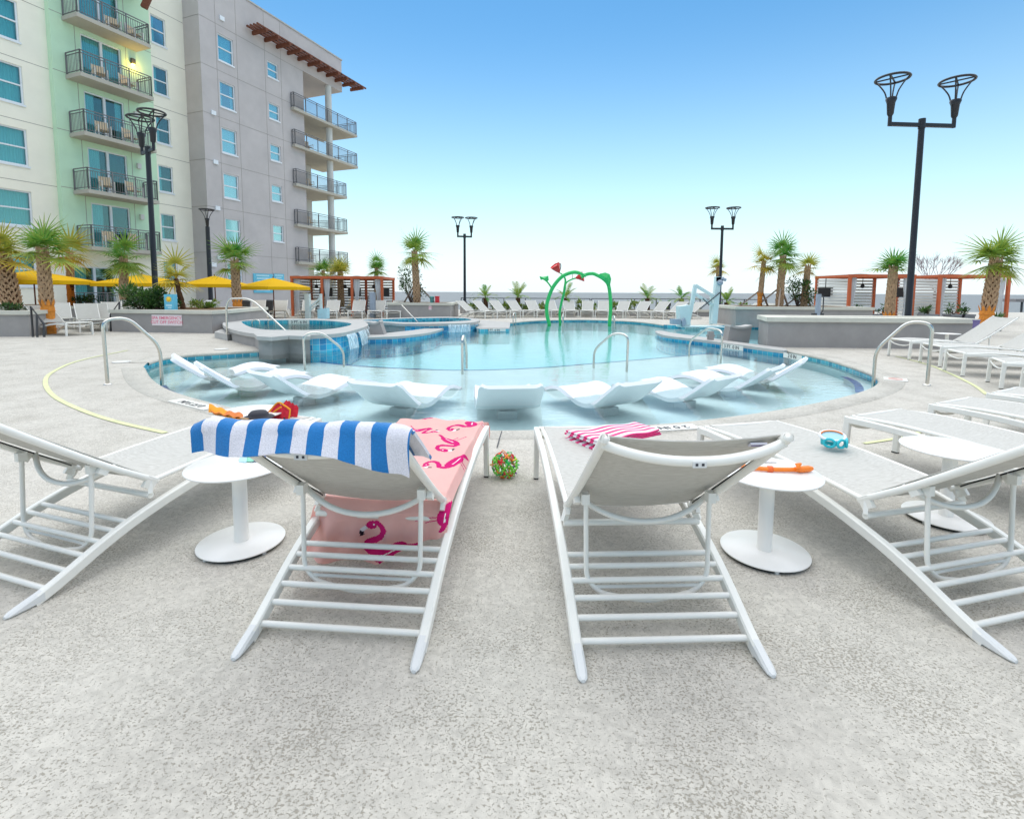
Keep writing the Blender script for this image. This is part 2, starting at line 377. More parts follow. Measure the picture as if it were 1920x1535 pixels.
def stripe_mat(name, c1, c2, period, axis, duty=.5):
    """woven terry stripes across the cloth (UV in metres)"""
    m = mat(name, c1, .95, .1); nt = m.node_tree; b = nt.nodes["Principled BSDF"]
    uv = nd(nt, "ShaderNodeUVMap"); uv.uv_map = "UVMap"
    sp = nd(nt, "ShaderNodeSeparateXYZ"); nt.links.new(uv.outputs[0], sp.inputs[0])
    dv = nd(nt, "ShaderNodeMath", operation='DIVIDE'); dv.inputs[1].default_value = period; nt.links.new(sp.outputs[axis], dv.inputs[0])
    fr = nd(nt, "ShaderNodeMath", operation='FRACT'); nt.links.new(dv.outputs[0], fr.inputs[0])
    gt = nd(nt, "ShaderNodeMath", operation='GREATER_THAN'); gt.inputs[1].default_value = duty; nt.links.new(fr.outputs[0], gt.inputs[0])
    n = nd(nt, "ShaderNodeTexNoise"); n.inputs['Scale'].default_value = 260; n.inputs['Detail'].default_value = 2
    tc = nd(nt, "ShaderNodeTexCoord"); nt.links.new(tc.outputs['Object'], n.inputs['Vector'])
    mx = nd(nt, "ShaderNodeMix", data_type='RGBA'); mx.inputs['A'].default_value = (*c1, 1); mx.inputs['B'].default_value = (*c2, 1)
    nt.links.new(gt.outputs[0], mx.inputs['Factor'])
    mr = nd(nt, "ShaderNodeMapRange"); mr.inputs['To Min'].default_value = .65; mr.inputs['To Max'].default_value = 1.25; nt.links.new(n.outputs['Fac'], mr.inputs['Value'])
    vm = nd(nt, "ShaderNodeVectorMath", operation='SCALE'); nt.links.new(mx.outputs['Result'], vm.inputs[0]); nt.links.new(mr.outputs[0], vm.inputs['Scale'])
    nt.links.new(vm.outputs[0], b.inputs['Base Color'])
    bp = nd(nt, "ShaderNodeBump"); bp.inputs['Strength'].default_value = .6; bp.inputs['Distance'].default_value = .004
    nt.links.new(n.outputs['Fac'], bp.inputs['Height']); nt.links.new(bp.outputs[0], b.inputs['Normal'])
    b.inputs['Sheen Weight'].default_value = .3
    return m
M['bluestripe'] = stripe_mat('blue_white_terry', (.02, .19, .50), (.76, .74, .80), .1063, 0)
M['pinkstripe'] = stripe_mat('pink_white_terry', (.80, .02, .20), (.82, .78, .80), .066, 1)
M['flam_cloth'] = mat('pale_pink_cotton', (.95, .63, .58), .9, .1, vary=.04, scale=8, transl=.4, bump=.2, bscale=16)
M['flam_pink'] = mat('magenta_print', (.72, .02, .20), .9, .1, transl=.25)
M['flam_white'] = mat('white_print', (.85, .80, .80), .9, .1)
M['flam_black'] = mat('black_print', (.03, .02, .03), .9, .1)

# ------------------------------------------------------------------ mesh builder
class MB:
    def __init__(s):
        s.v = []; s.f = []; s.mi = []; s.sm = []; s.uv = {}; s.tint = {}
    def add(s, vs, fs, mi=0, smooth=False, uvs=None, tint=None):
        o = len(s.v)
        s.v.extend([tuple(p) for p in vs])
        for f in fs:
            s.f.append(tuple(i + o for i in f)); s.mi.append(mi); s.sm.append(smooth)
        if uvs:
            for i, u in enumerate(uvs): s.uv[o + i] = u
        if tint is not None:
            for i in range(len(vs)): s.tint[o + i] = tint
    def obox(s, c, ax, ay, az, mi=0):
        c, ax, ay, az = Vector(c), Vector(ax), Vector(ay), Vector(az)
        vs = [c + ax * i + ay * j + az * k for k in (-1, 1) for j in (-1, 1) for i in (-1, 1)]
        s.add(vs, [(0, 2, 3, 1), (4, 5, 7, 6), (0, 1, 5, 4), (2, 6, 7, 3), (0, 4, 6, 2), (1, 3, 7, 5)], mi)
    def box(s, x0, x1, y0, y1, z0, z1, mi=0):
        s.obox(((x0 + x1) / 2, (y0 + y1) / 2, (z0 + z1) / 2), ((x1 - x0) / 2, 0, 0), (0, (y1 - y0) / 2, 0), (0, 0, (z1 - z0) / 2), mi)
    def bar(s, a, b, w, h, mi=0, upv=(0, 0, 1)):
        a, b = Vector(a), Vector(b); d = (b - a)
        u = Vector(upv); x = d.cross(u)
        if x.length < 1e-6: x = d.cross(Vector((1, 0, 0)))
        x.normalize(); z = x.cross(d).normalized()
        s.obox((a + b) / 2, x * w / 2, d / 2, z * h / 2, mi)
    def tube(s, pts, r, n=8, mi=0, caps=True, closed=False):
        pts = [Vector(p) for p in pts]; N = len(pts)
        rs = r if isinstance(r, (list, tuple)) else [r] * N
        rings = []; prev = None
        for i in range(N):
            if closed: d = pts[(i + 1) % N] - pts[i - 1]
            else: d = pts[min(i + 1, N - 1)] - pts[max(i - 1, 0)]
            if d.length < 1e-9: d = Vector((0, 0, 1))
            d.normalize()
            if prev is None:
                x = d.cross(Vector((0, 0, 1)))
                if x.length < .05: x = d.cross(Vector((1, 0, 0)))
            else:
                x = prev - d * prev.dot(d)
            x.normalize(); prev = x; y = d.cross(x)
            rings.append([pts[i] + (x * math.cos(2 * math.pi * k / n) + y * math.sin(2 * math.pi * k / n)) * rs[i] for k in range(n)])
        vs = [p for rg in rings for p in rg]; fs = []
        for i in range(N if closed else N - 1):
            j = (i + 1) % N
            for k in range(n):
                fs.append((i * n + k, i * n + (k + 1) % n, j * n + (k + 1) % n, j * n + k))
        s.add(vs, fs, mi, True)
        if caps and not closed:
            s.add(rings[0], [tuple(range(n))[::-1]], mi); s.add(rings[-1], [tuple(range(n))], mi)
    def sweep(s, pts, prof, upv=(0, 0, 1), mi=0, smooth=False):
        """sweep a closed 2D profile (side, up) along pts"""
        pts = [Vector(p) for p in pts]; N = len(pts); n = len(prof); vs = []
        for i in range(N):
            d = (pts[min(i + 1, N - 1)] - pts[max(i - 1, 0)]).normalized()
            x = d.cross(Vector(upv)).normalized(); z = x.cross(d)
            vs += [pts[i] + x * a + z * b for a, b in prof]
        fs = [(i * n + k, i * n + (k + 1) % n, (i + 1) * n + (k + 1) % n, (i + 1) * n + k) for i in range(N - 1) for k in range(n)]
        s.add(vs, fs, mi, smooth)
        s.add(vs[:n], [tuple(range(n))[::-1]], mi); s.add(vs[-n:], [tuple(range(n))], mi)
    def lathe(s, prof, c=(0, 0, 0), n=24, mi=0, smooth=True, sx=1, sy=1):
        c = Vector(c); vs = []
        for r, z in prof:
            vs += [c + Vector((r * sx * math.cos(2 * math.pi * k / n), r * sy * math.sin(2 * math.pi * k / n), z)) for k in range(n)]
        fs = [(i * n + k, i * n + (k + 1) % n, (i + 1) * n + (k + 1) % n, (i + 1) * n + k) for i in range(len(prof) - 1) for k in range(n)]
        s.add(vs, fs, mi, smooth)
        if prof[0][0] > 1e-5: s.add(vs[:n], [tuple(range(n))[::-1]], mi)
        if prof[-1][0] > 1e-5: s.add(vs[-n:], [tuple(range(n))], mi)
    def prism(s, poly, z0, z1, mi=0, top=True, bottom=False, mi_top=None, side_uv=False):
        poly = [Vector((p[0], p[1], 0)) for p in poly]; n = len(poly)
        ar = sum(poly[i].x * poly[(i + 1) % n].y - poly[(i + 1) % n].x * poly[i].y for i in range(n))
        if ar < 0: poly = poly[::-1]
        u = 0
        for i in range(n):
            a, b = poly[i], poly[(i + 1) % n]; L = (b - a).length
            s.add([(a.x, a.y, z0), (b.x, b.y, z0), (b.x, b.y, z1), (a.x, a.y, z1)], [(0, 1, 2, 3)], mi, False,
                  [(u, z0), (u + L, z0), (u + L, z1), (u, z1)]); u += L
        tri = geometry.tessellate_polygon([poly])
        if top:
            s.add([(p.x, p.y, z1) for p in poly], [orient(t, poly) for t in tri], mi if mi_top is None else mi_top)
        if bottom:
            s.add([(p.x, p.y, z0) for p in poly], [orient(t, poly)[::-1] for t in tri], mi)
    def grid(s, fn, nu, nv, mi=0, smooth=True, uvf=None, mif=None, thick=0.0):
        """surface fn(a,b), a,b in 0..1; thick gives it a back side"""
        vs = [Vector(fn(i / nu, j / nv)) for j in range(nv + 1) for i in range(nu + 1)]
        w = nu + 1
        fs = [(j * w + i, j * w + i + 1, (j + 1) * w + i + 1, (j + 1) * w + i) for j in range(nv) for i in range(nu)]
        uvs = [uvf(i / nu, j / nv) for j in range(nv + 1) for i in range(nu + 1)] if uvf else None
        o = len(s.f)
        s.add(vs, fs, mi, smooth, uvs)
        if mif:
            for j in range(nv):
                for i in range(nu): s.mi[o + j * nu + i] = mif((i + .5) / nu, (j + .5) / nv)
        if thick:
            nr = []
            for j in range(nv + 1):
                for i in range(nu + 1):
                    a = vs[j * w + min(i + 1, nu)] - vs[j * w + max(i - 1, 0)]
                    b = vs[min(j + 1, nv) * w + i] - vs[max(j - 1, 0) * w + i]
                    c = a.cross(b); nr.append(c.normalized() if c.length > 1e-12 else Vector((0, 0, 1)))
            bk = [p - q * thick for p, q in zip(vs, nr)]
            o = len(s.f)
            s.add(bk, [f[::-1] for f in fs], mi, smooth, uvs)
            if mif:
                for j in range(nv):
                    for i in range(nu): s.mi[o + j * nu + i] = mif((i + .5) / nu, (j + .5) / nv)
            edge = [i for i in range(w)] + [j * w + nu for j in range(1, nv + 1)] + [nv * w + i for i in range(nu - 1, -1, -1)] + [j * w for j in range(nv - 1, 0, -1)]
            k = len(edge)
            s.add([vs[i] for i in edge] + [bk[i] for i in edge], [(i, i + k, (i + 1) % k + k, (i + 1) % k) for i in range(k)], mi, False,
                  [uvs[i] for i in edge] * 2 if uvs else None)
    def ball(s, c, r, n=10, mi=0, sc=(1, 1, 1)):
        pr = [(max(1e-6, math.sin(math.pi * i / n)) * r, -math.cos(math.pi * i / n) * r * sc[2]) for i in range(n + 1)]
        s.lathe(pr, c, n * 2, mi, True, sc[0], sc[1])
    def build(s, name, mats, parent=None, loc=None, world=False):
        me = bpy.data.meshes.new(name)
        off = Vector((0, 0, 0))
        if world:
            if parent is not None: off = wloc(parent)
            elif loc is not None: off = Vector(loc)
        vs = [(p[0] - off.x, p[1] - off.y, p[2] - off.z) for p in s.v] if off.length else s.v
        me.from_pydata(vs, [], s.f)
        if not isinstance(mats, (list, tuple)): mats = [mats]
        for m_ in mats: me.materials.append(m_)
        me.polygons.foreach_set("material_index", s.mi)
        me.polygons.foreach_set("use_smooth", s.sm)
        if s.uv:
            ul = me.uv_layers.new(name="UVMap")
            for lp in me.loops:
                ul.data[lp.index].uv = s.uv.get(lp.vertex_index, (0, 0))
        if s.tint:
            at = me.attributes.new("tint", 'FLOAT', 'POINT')
            arr = [s.tint.get(i, 0.0) for i in range(len(s.v))]
            at.data.foreach_set("value", arr)
        me.update()
        o = bpy.data.objects.new(name, me); COL.objects.link(o)
        if parent is not None: o.parent = parent
        elif loc is not None: o.location = loc
        return o

def orient(t, poly):
    a, b, c = [poly[i] for i in t]
    cr = (b.x - a.x) * (c.y - a.y) - (b.y - a.y) * (c.x - a.x)
    return tuple(t) if cr > 0 else tuple(t)[::-1]
def wloc(o):
    v = Vector((0, 0, 0))
    while o is not None: v += o.location; o = o.parent
    return v
def tag(o, label=None, cat=None, group=None, kind=None):
    if label: o['label'] = label
    if cat: o['category'] = cat
    if group: o['group'] = group
    if kind: o['kind'] = kind
    return o
def thing(name, loc, label, cat, group=None, rz=0.0):
    o = bpy.data.objects.new(name, None); COL.objects.link(o)
    o.location = loc; o.rotation_euler = (0, 0, rz); o.empty_display_size = .1
    return tag(o, label, cat, group)
def kids(o): return [c for c in bpy.data.objects if c.parent == o]
def copy_tree(o, parent=None):
    c = o.copy(); COL.objects.link(c)
    if parent is not None: c.parent = parent
    for ch in KIDS.setdefault(o.name, kids(o)): copy_tree(ch, c)
    return c
KIDS = {}
def place(proto, used, loc, rz, label, group, scale=None):
    """the first one moves the built thing itself, later ones are copies of it and its parts"""
    o = proto if not used.get(proto.name) else copy_tree(proto)
    used[proto.name] = True
    o.location = loc; o.rotation_euler = (0, 0, rz)
    if scale: o.scale = (scale,) * 3
    o['label'] = label; o['group'] = group
    return o
def smooth_path(pts, sub=6, closed=False):
    pts = [Vector(p) for p in pts]; out = []; N = len(pts)
    rng = range(N) if closed else range(N - 1)
    for i in rng:
        if closed: p0, p1, p2, p3 = pts[i - 1], pts[i], pts[(i + 1) % N], pts[(i + 2) % N]
        else: p0, p1, p2, p3 = pts[max(i - 1, 0)], pts[i], pts[i + 1], pts[min(i + 2, N - 1)]
        for k in range(sub):
            t = k / sub
            out.append(.5 * ((2 * p1) + (p2 - p0) * t + (2 * p0 - 5 * p1 + 4 * p2 - p3) * t * t + (3 * p1 - p0 - 3 * p2 + p3) * t ** 3))
    if not closed: out.append(pts[-1])
    return out
def rounded(pts, rad, n=5):
    """polyline with its corners rounded"""
    pts = [Vector(p) for p in pts]; out = [pts[0]]
    for i in range(1, len(pts) - 1):
        a, b, c = pts[i - 1], pts[i], pts[i + 1]
        r1 = min(rad, (a - b).length * .45, (c - b).length * .45)
        p, q = b + (a - b).normalized() * r1, b + (c - b).normalized() * r1
        for k in range(n + 1):
            t = k / n; out.append(p * (1 - t) ** 2 + b * 2 * t * (1 - t) + q * t * t)
    out.append(pts[-1]); return out
def lettering(text, size, material, parent, mtx, name='lettering', extrude=.001, font_x=1.0):
    cu = bpy.data.curves.new(name, 'FONT'); cu.body = text; cu.size = size; cu.align_x = 'CENTER'; cu.align_y = 'CENTER'
    cu.extrude = extrude; cu.offset = size * .012
    o = bpy.data.objects.new(name, cu); COL.objects.link(o)
    dg = bpy.context.evaluated_depsgraph_get()
    me = bpy.data.meshes.new_from_object(o.evaluated_get(dg))
    bpy.data.objects.remove(o); bpy.data.curves.remove(cu)
    me.name = name; me.materials.clear(); me.materials.append(material)
    me.transform(mtx @ Matrix.Diagonal((font_x, 1, 1, 1)))
    ob = bpy.data.objects.new(name, me); COL.objects.link(ob)
    if parent is not None: ob.parent = parent
    return ob
rnd = random.Random(7)

# =================================================================== SETTING
def px(l, z=0.0): return [G(x, y, z) for x, y in l]
# main pool outline, clockwise from the left tip along the near edge
front = smooth_path(px([(268, 688), (279, 707), (304, 726), (340, 740), (390, 754), (470, 772), (570, 787), (690, 799), (820, 805), (958, 807), (1090, 803),
        (1219, 796.5), (1310, 788.5), (1440, 772), (1545, 753), (1606, 738), (1640, 725), (1651, 715)]), 4)
right = smooth_path(px([(1651, 715), (1646, 706), (1623, 695), (1571, 678), (1537, 669), (1469, 656)]), 4)[1:]
lag = px([(1438, 650.5), (1434, 640), (1432, 611.5), (1380, 610), (1330, 609.5), (1264, 609.5)])
back = smooth_path(px([(1245, 609), (1220, 605.5), (1190, 602.5), (1150, 600.5), (1100, 599), (1040, 599.5), (990, 601.5), (957, 605)]), 4)
leftb = px([(955, 616.5), (900, 617), (880, 610), (760, 601), (700, 606), (640, 616), (600, 630), (585, 648)]) 
left = smooth_path(px([(565, 651.5), (500, 655.5), (420, 660.5), (350, 665), (305, 671), (277, 679.5)]), 4)
outline = [Vector((p.x, p.y, 0)) for p in front + right + lag + back + leftb + left]
# build the deck with the pool cut out
big = [Vector((-60, -45, 0)), Vector((60, -45, 0)), Vector((60, 38, 0)), Vector((-60, 38, 0))]
d = MB()
tri = geometry.tessellate_polygon([big, outline])
allv = big + outline
d.add(allv, [orient(t, allv) for t in tri], 0)
d.box(-60, 60, 37.9, 38, -3, -.01, 1)
deck = tag(d.build('deck', [M['deck'], M['conc']]), kind='structure')

def offset(poly, dist):
    n = len(poly); out = []
    ar = sum(poly[i].x * poly[(i + 1) % n].y - poly[(i + 1) % n].x * poly[i].y for i in range(n))
    sg = 1 if ar > 0 else -1
    for i in range(n):
        a, b_, c = poly[i - 1], poly[i], poly[(i + 1) % n]
        d1 = (b_ - a).normalized(); d2 = (c - b_).normalized()
        n1 = Vector((d1.y, -d1.x, 0)) * sg; n2 = Vector((d2.y, -d2.x, 0)) * sg
        nn = n1 + n2
        if nn.length < .3: nn = n1
        nn.normalize(); k = 1 / max(.5, nn.dot(n1))
        out.append(b_ + nn * dist * k)
    return out
WZ = -.10
def edge_band(path, name, mats, rings):
    """coping swept along an open edge path; outward = away from water"""
    m_ = MB(); N = len(path); dirs = []
    for i in range(N):
        t = (path[min(i + 1, N - 1)] - path[max(i - 1, 0)]).normalized()
        dirs.append(Vector((t.y, -t.x, 0)))
    vs = []; us = []; L = 0
    for i in range(N):
        if i: L += (path[i] - path[i - 1]).length
        for o_, z in rings: vs.append(path[i] + dirs[i] * o_ + Vector((0, 0, z))); us.append((L, z))
    k = len(rings)
    m_.add(vs, [(i * k + j, i * k + j + 1, (i + 1) * k + j + 1, (i + 1) * k + j) for i in range(N - 1) for j in range(k - 1)], 0, True, us)
    return tag(m_.build(name, mats), kind='structure')
rings = [(.02, -.06), (-.02, -.05), (-.03, -.025), (-.015, -.002), (.02, .006), (.30, .006), (.305, -.001)]
edge_band(front + right, 'pool_coping', M['coping'], rings)
edge_band(left, 'pool_coping', M['coping'], rings)
edge_band(back, 'pool_coping', M['coping'], rings)
# pool shell: walls with a tile band
w_ = MB(); n = len(outline); L = 0
for i in range(n):
    a, b_ = outline[i], outline[(i + 1) % n]; l_ = (b_ - a).length
    for z0, z1, mi in ((-.17, 0, 0), (-.60, -.17, 1)):
        w_.add([(a.x, a.y, z0), (b_.x, b_.y, z0), (b_.x, b_.y, z1), (a.x, a.y, z1)], [(0, 1, 2, 3)], mi, False, [(L, z0), (L + l_, z0), (L + l_, z1), (L, z1)])
    L += l_
tag(w_.build('pool_wall', [M['band'], M['wallplaster']]), kind='structure')
f_ = MB(); f_.add([(-14, 3, -.56), (16, 3, -.56), (16, 30, -.56), (-14, 30, -.56)], [(0, 1, 2, 3)])
tag(f_.build('pool_floor', M['deep']), kind='structure')
# tanning ledge, a raised shelf along the near side
lp = smooth_path(px([(520, 664), (560, 673), (645, 685), (755, 692), (867, 695.5), (991, 692), (1099, 684), (1234, 672.5), (1330, 664), (1430, 655)], -.35), 5)
ledge_poly = [Vector((-9, 3, 0)), Vector((9, 3, 0)), Vector((9.5, lp[-1].y, 0))] + [Vector((p.x, p.y, 0)) for p in lp[::-1]] + [Vector((-9, lp[0].y + .6, 0))]
lm = MB(); lm.prism(ledge_poly, -.555, -.33, 0)
tag(lm.build('pool_ledge', [M['ledge']]), kind='structure')
tr_ = MB(); 
for i in range(len(lp) - 1):
    a, b_ = lp[i], lp[i + 1]; t = (b_ - a).normalized(); o_ = Vector((-t.y, t.x, 0)) * .09
    tr_.add([a - o_, b_ - o_, b_, a], [(0, 1, 2, 3)])
for v in range(len(tr_.v)): tr_.v[v] = (tr_.v[v][0], tr_.v[v][1], -.324)
st = smooth_path(px([(1582, 706), (1600, 714), (1610, 724), (1612, 736)], -.2), 4)   # trim on the entry step
for i in range(len(st) - 1):
    a, b_ = st[i], st[i + 1]; t = (b_ - a).normalized(); o_ = Vector((-t.y, t.x, 0)) * .06
    tr_.add([a - o_, b_ - o_, b_ + o_, a + o_], [(0, 1, 2, 3)])
st2 = smooth_path(px([(305, 722), (312, 731), (330, 739)], -.2), 4)
for i in range(len(st2) - 1):
    a, b_ = st2[i], st2[i + 1]; t = (b_ - a).normalized(); o_ = Vector((-t.y, t.x, 0)) * .05
    tr_.add([a - o_, b_ - o_, b_ + o_, a + o_], [(0, 1, 2, 3)])
tag(tr_.build('pool_trim_tiles', M['bluetrim']), kind='structure')
for stp in ([(1582, 706), (1600, 714), (1610, 724), (1612, 737), (1660, 740), (1665, 700), (1620, 690)],):
    sm_ = MB(); sm_.prism(px(stp, -.2), -.329, -.206, 0); tag(sm_.build('pool_step', M['ledge']), kind='structure')
# water surface
wm = MB()
wo = [Vector((p.x, p.y, 0)) for p in outline]
wm.add([(p.x, p.y, WZ) for p in wo], [orient(t, wo) for t in geometry.tessellate_polygon([wo])])
tag(wm.build('pool_water', M['water']), kind='structure')
# sea and the sand below the deck
s_ = MB(); s_.add([(-9000, 70, -4), (9000, 70, -4), (9000, 12000, -4), (-9000, 12000, -4)], [(0, 1, 2, 3)])
tag(s_.build('sea', M['sea']), kind='structure')
s_ = MB(); s_.add([(-200, 37, -2.9), (200, 37, -2.9), (200, 78, -4.1), (-200, 78, -4.1)], [(0, 1, 2, 3)])
tag(s_.build('beach', M['pebble']), kind='structure')
# painted safety line on the deck
def line(pts, w, name, m_, z=.0065):
    b2 = MB()
    for i in range(len(pts) - 1):
        a, c = pts[i], pts[i + 1]
        t0 = (pts[min(i + 1, len(pts) - 1)] - pts[max(i - 1, 0)]).normalized(); t1 = (pts[min(i + 2, len(pts) - 1)] - pts[i]).normalized()
        o0 = Vector((-t0.y, t0.x, 0)) * w / 2; o1 = Vector((-t1.y, t1.x, 0)) * w / 2
        b2.add([a - o0, c - o1, c + o1, a + o0], [(0, 1, 2, 3)])
    for v in range(len(b2.v)): b2.v[v] = (b2.v[v][0], b2.v[v][1], z)
    return tag(b2.build(name, m_), kind='structure')
line(smooth_path(px([(310, 812), (215, 790), (150, 768), (100, 742), (85, 716), (100, 697), (150, 676), (240, 657)]), 6), .055, 'deck_line', M['lineyel'])
line(smooth_path(px([(1620, 832), (1700, 818), (1790, 790)]), 5), .04, 'deck_line', M['lineyel'])
line(smooth_path(px([(1850, 740), (1825, 722), (1780, 700), (1740, 684), (1680, 668)]), 5), .05, 'deck_line', M['lineyel'])
line(px([(941, 809), (937, 822), (932, 840)]), .012, 'deck_joint', M['crack'])

# =================================================================== depth marker tiles
def marker(c, ux, text, label, w=.78, h=.16, upv=None, size=.11, flip=False):
    """tile strip with black figures; ux = reading direction, upv = up of the letters"""
    c = Vector(c); ux = Vector(ux).normalized(); uy = Vector(upv).normalized(); nz = ux.cross(uy).normalized()
    t = thing('depth_marker', c, label, 'depth marker', 'depth marker tiles round the pools')
    a = MB(); a.obox((0, 0, 0), ux * w / 2, uy * h / 2, nz * .004)
    a.build('marker_tile', M['tilewhite'], t)
    mt = Matrix((ux, uy, nz)).transposed().to_4x4(); mt.translation = nz * .006
    lettering(text, size, M['ink'], t, mt)
    return t
def deck_marker(x0, y0, x1, y1, text, label, h=.17, size=.13):
    a, b2 = G(x0, y0, .012), G(x1, y1, .012); ux = (a - b2)          # read from the water: upside down here
    uy = Vector((-ux.y, ux.x, 0)); marker((a + b2) / 2, ux, text, label, ux.length, h, uy, size)
deck_marker(328, 749.5, 396, 766, "0 FT 9 IN", "cream depth tiles reading 0 FT 9 IN in the deck by the orange pouch")
deck_marker(1206, 805, 1306, 799, "2 0 IN .", "cream depth tiles with upside-down figures in the deck behind the pink striped towel")
def wall_marker(px0, px1, z, text, label, size=.11, h=.15):
    a, b2 = Vector(px0), Vector(px1); ux = b2 - a
    nn = ux.cross(Vector((0, 0, 1))).normalized()
    if nn.y > 0: nn = -nn
    c = (a + b2) / 2 + nn * .012; c.z = z
    marker(c, ux, text, label, ux.length, h, (0, 0, 1), size)

# =================================================================== raised spas, lagoon walls
def spa(name, outer, inner, zt, label, mats, tile_from=None):
    o_ = smooth_path(px(outer, zt), 3, True); i_ = smooth_path(px(inner, zt), 3, True)
    base = sum(o_, Vector()) / len(o_); base.z = 0
    t = thing(name, base, label, 'spa')
    # tiled and rendered outer wall
    wl = MB(); L = 0; n = len(o_)
    oi = offset(o_, -.06)
    for i in range(n):
        a, b2 = oi[i], oi[(i + 1) % n]; l_ = (b2 - a).length
        mi = 1 if tile_from(a, b2) else 0
        wl.add([(a.x, a.y, -.55), (b2.x, b2.y, -.55), (b2.x, b2.y, zt - .09), (a.x, a.y, zt - .09)], [(0, 1, 2, 3), (3, 2, 1, 0)][:1], mi, False, [(L, -.55), (L + l_, -.55), (L + l_, zt), (L, zt)]); L += l_
    wl.build('spa_wall', [M['stucco_grey'], M['tile']], t, world=True)
    # coping ring
    rg = MB()
    def ringpts(zz, grow): return [(p.x, p.y, zz) for p in offset(o_, grow)]
    m0 = len(i_)
    ov = [Vector((p.x, p.y, 0)) for p in o_]; iv = [Vector((p.x, p.y, 0)) for p in i_]
    tri = geometry.tessellate_polygon([ov, iv]); av = ov + iv
    rg.add([(p.x, p.y, zt) for p in av], [orient(q, av) for q in tri])
    for i in range(n):
        a, b2 = o_[i], o_[(i + 1) % n]; rg.add([(a.x, a.y, zt - .09), (b2.x, b2.y, zt - .09), (b2.x, b2.y, zt), (a.x, a.y, zt)], [(0, 1, 2, 3)])
        a, b2 = oi[i], oi[(i + 1) % n]; c, e_ = o_[i], o_[(i + 1) % n]; rg.add([(a.x, a.y, zt - .09), (b2.x, b2.y, zt - .09), (e_.x, e_.y, zt - .09), (c.x, c.y, zt - .09)], [(0, 1, 2, 3)])
    rg.build('coping', M['conc'], t, world=True)
    inn = MB(); L = 0
    for i in range(m0):
        a, b2 = i_[i], i_[(i + 1) % m0]; l_ = (b2 - a).length
        inn.add([(a.x, a.y, zt - .8), (b2.x, b2.y, zt - .8), (b2.x, b2.y, zt), (a.x, a.y, zt)], [(0, 1, 2, 3)], 1, False, [(L, zt - .8), (L + l_, zt - .8), (L + l_, zt), (L, zt)]); L += l_
    inn.add([(p.x, p.y, zt - .8) for p in iv], [orient(q, iv) for q in geometry.tessellate_polygon([iv])], 0)
    inn.build('basin', [M['spaplaster'], M['band']], t, world=True)
    ww = MB(); ww.add([(p.x, p.y, zt - .13) for p in iv], [orient(q, iv) for q in geometry.tessellate_polygon([iv])])
    ww.build('spa_water', M['spawater'], t, world=True)
    return t, o_
spa_o = [(419.5, 610), (430, 616), (452, 621.5), (480, 625.6), (530, 627.5), (580, 628), (618.8, 626.4), (650, 622.5), (681, 614), (690.6, 608.4), (681, 603), (650, 599.8), (587.5, 597.5), (509, 597.5), (454.7, 599), (428, 601.4), (418, 605.5)]
spa_i = [(453, 604), (472, 614), (509, 618.6), (548, 619.4), (603, 617.8), (634, 614.7), (657.8, 609), (653, 605.3), (618.8, 601.4), (572, 599.8), (494, 600.2), (462.5, 601.4)]
gx = G(582, 630, .33)
spa_t, spo = spa('hot_tub', spa_o, spa_i, .33, "raised round hot tub with concrete rim, blue tiled front and small waterfall", M,
                 lambda a, b2: min(PX(a), PX(b2)) > 576)
ped = MB(); ped.prism(px([(478, 625), (484, 629.5), (509, 631), (541, 628), (580, 629.5), (580, 620), (478, 619)], .33), -.2, .25, 0)
ped.prism(px([(475, 624.5), (482, 630.3), (509, 632), (541, 629), (582, 630.3), (582, 619), (475, 618)], .335), .25, .335, 1)
ped.build('seat_pier', [M['stucco_grey'], M['conc']], spa_t, world=True)
stp = MB(); stp.prism(px([(402, 622), (426, 627), (448, 624), (446, 618), (415, 617)], .17), 0, .17, 0)
stp.build('entry_step', M['conc'], spa_t, world=True)
def waterfall(pts, z0, z1, parent, out=.10):
    b2 = MB(); pts = [Vector(p) for p in pts]
    n_ = len(pts)
    def fn(a, b_):
        i = min(int(a * (n_ - 1)), n_ - 2); f = a * (n_ - 1) - i
        p = pts[i].lerp(pts[i + 1], f); t = (pts[i + 1] - pts[i]).normalized(); nn = Vector((t.y, -t.x, 0))
        k = math.sqrt(max(b_, 0)) * out + .02 + .02 * math.sin(a * 37) * b_
        return Vector((p.x, p.y, z1 + (z0 - z1) * b_)) + nn * k
    b2.grid(fn, 24, 6, 0, True, thick=.02)
    return b2.build('waterfall', M['fall'], parent, world=True)
def front_arc(o_, x0, x1):
    """resampled stretch of a rim that faces the viewer's side, between two picture columns"""
    n_ = len(o_); cyy = sum(p.y for p in o_) / n_; out = []
    for i in range(n_):
        for k in range(6):
            p = o_[i].lerp(o_[(i + 1) % n_], k / 6); q = o_[(i + 1) % n_] - o_[i]
            if x0 < PX(p) < x1 and (p - sum(o_, Vector()) / n_).dot(Vector((.75, -.66, 0))) > 0: out.append(Vector((p.x, p.y, 0)))
    return sorted(out, key=PX)
waterfall(front_arc(spo, 646, 664), -.1, .26, spa_t)
waterfall(front_arc(spo, 668, 687), -.1, .26, spa_t)
a, b2 = G(541, 605.6, .2), G(582, 605.6, .2)
wall_marker(G(541, 601.5, .30), G(580, 601.5, .30), .255, "3 FT. 6 IN", "white depth tiles on the far inside wall of the round hot tub", size=.13, h=.17)

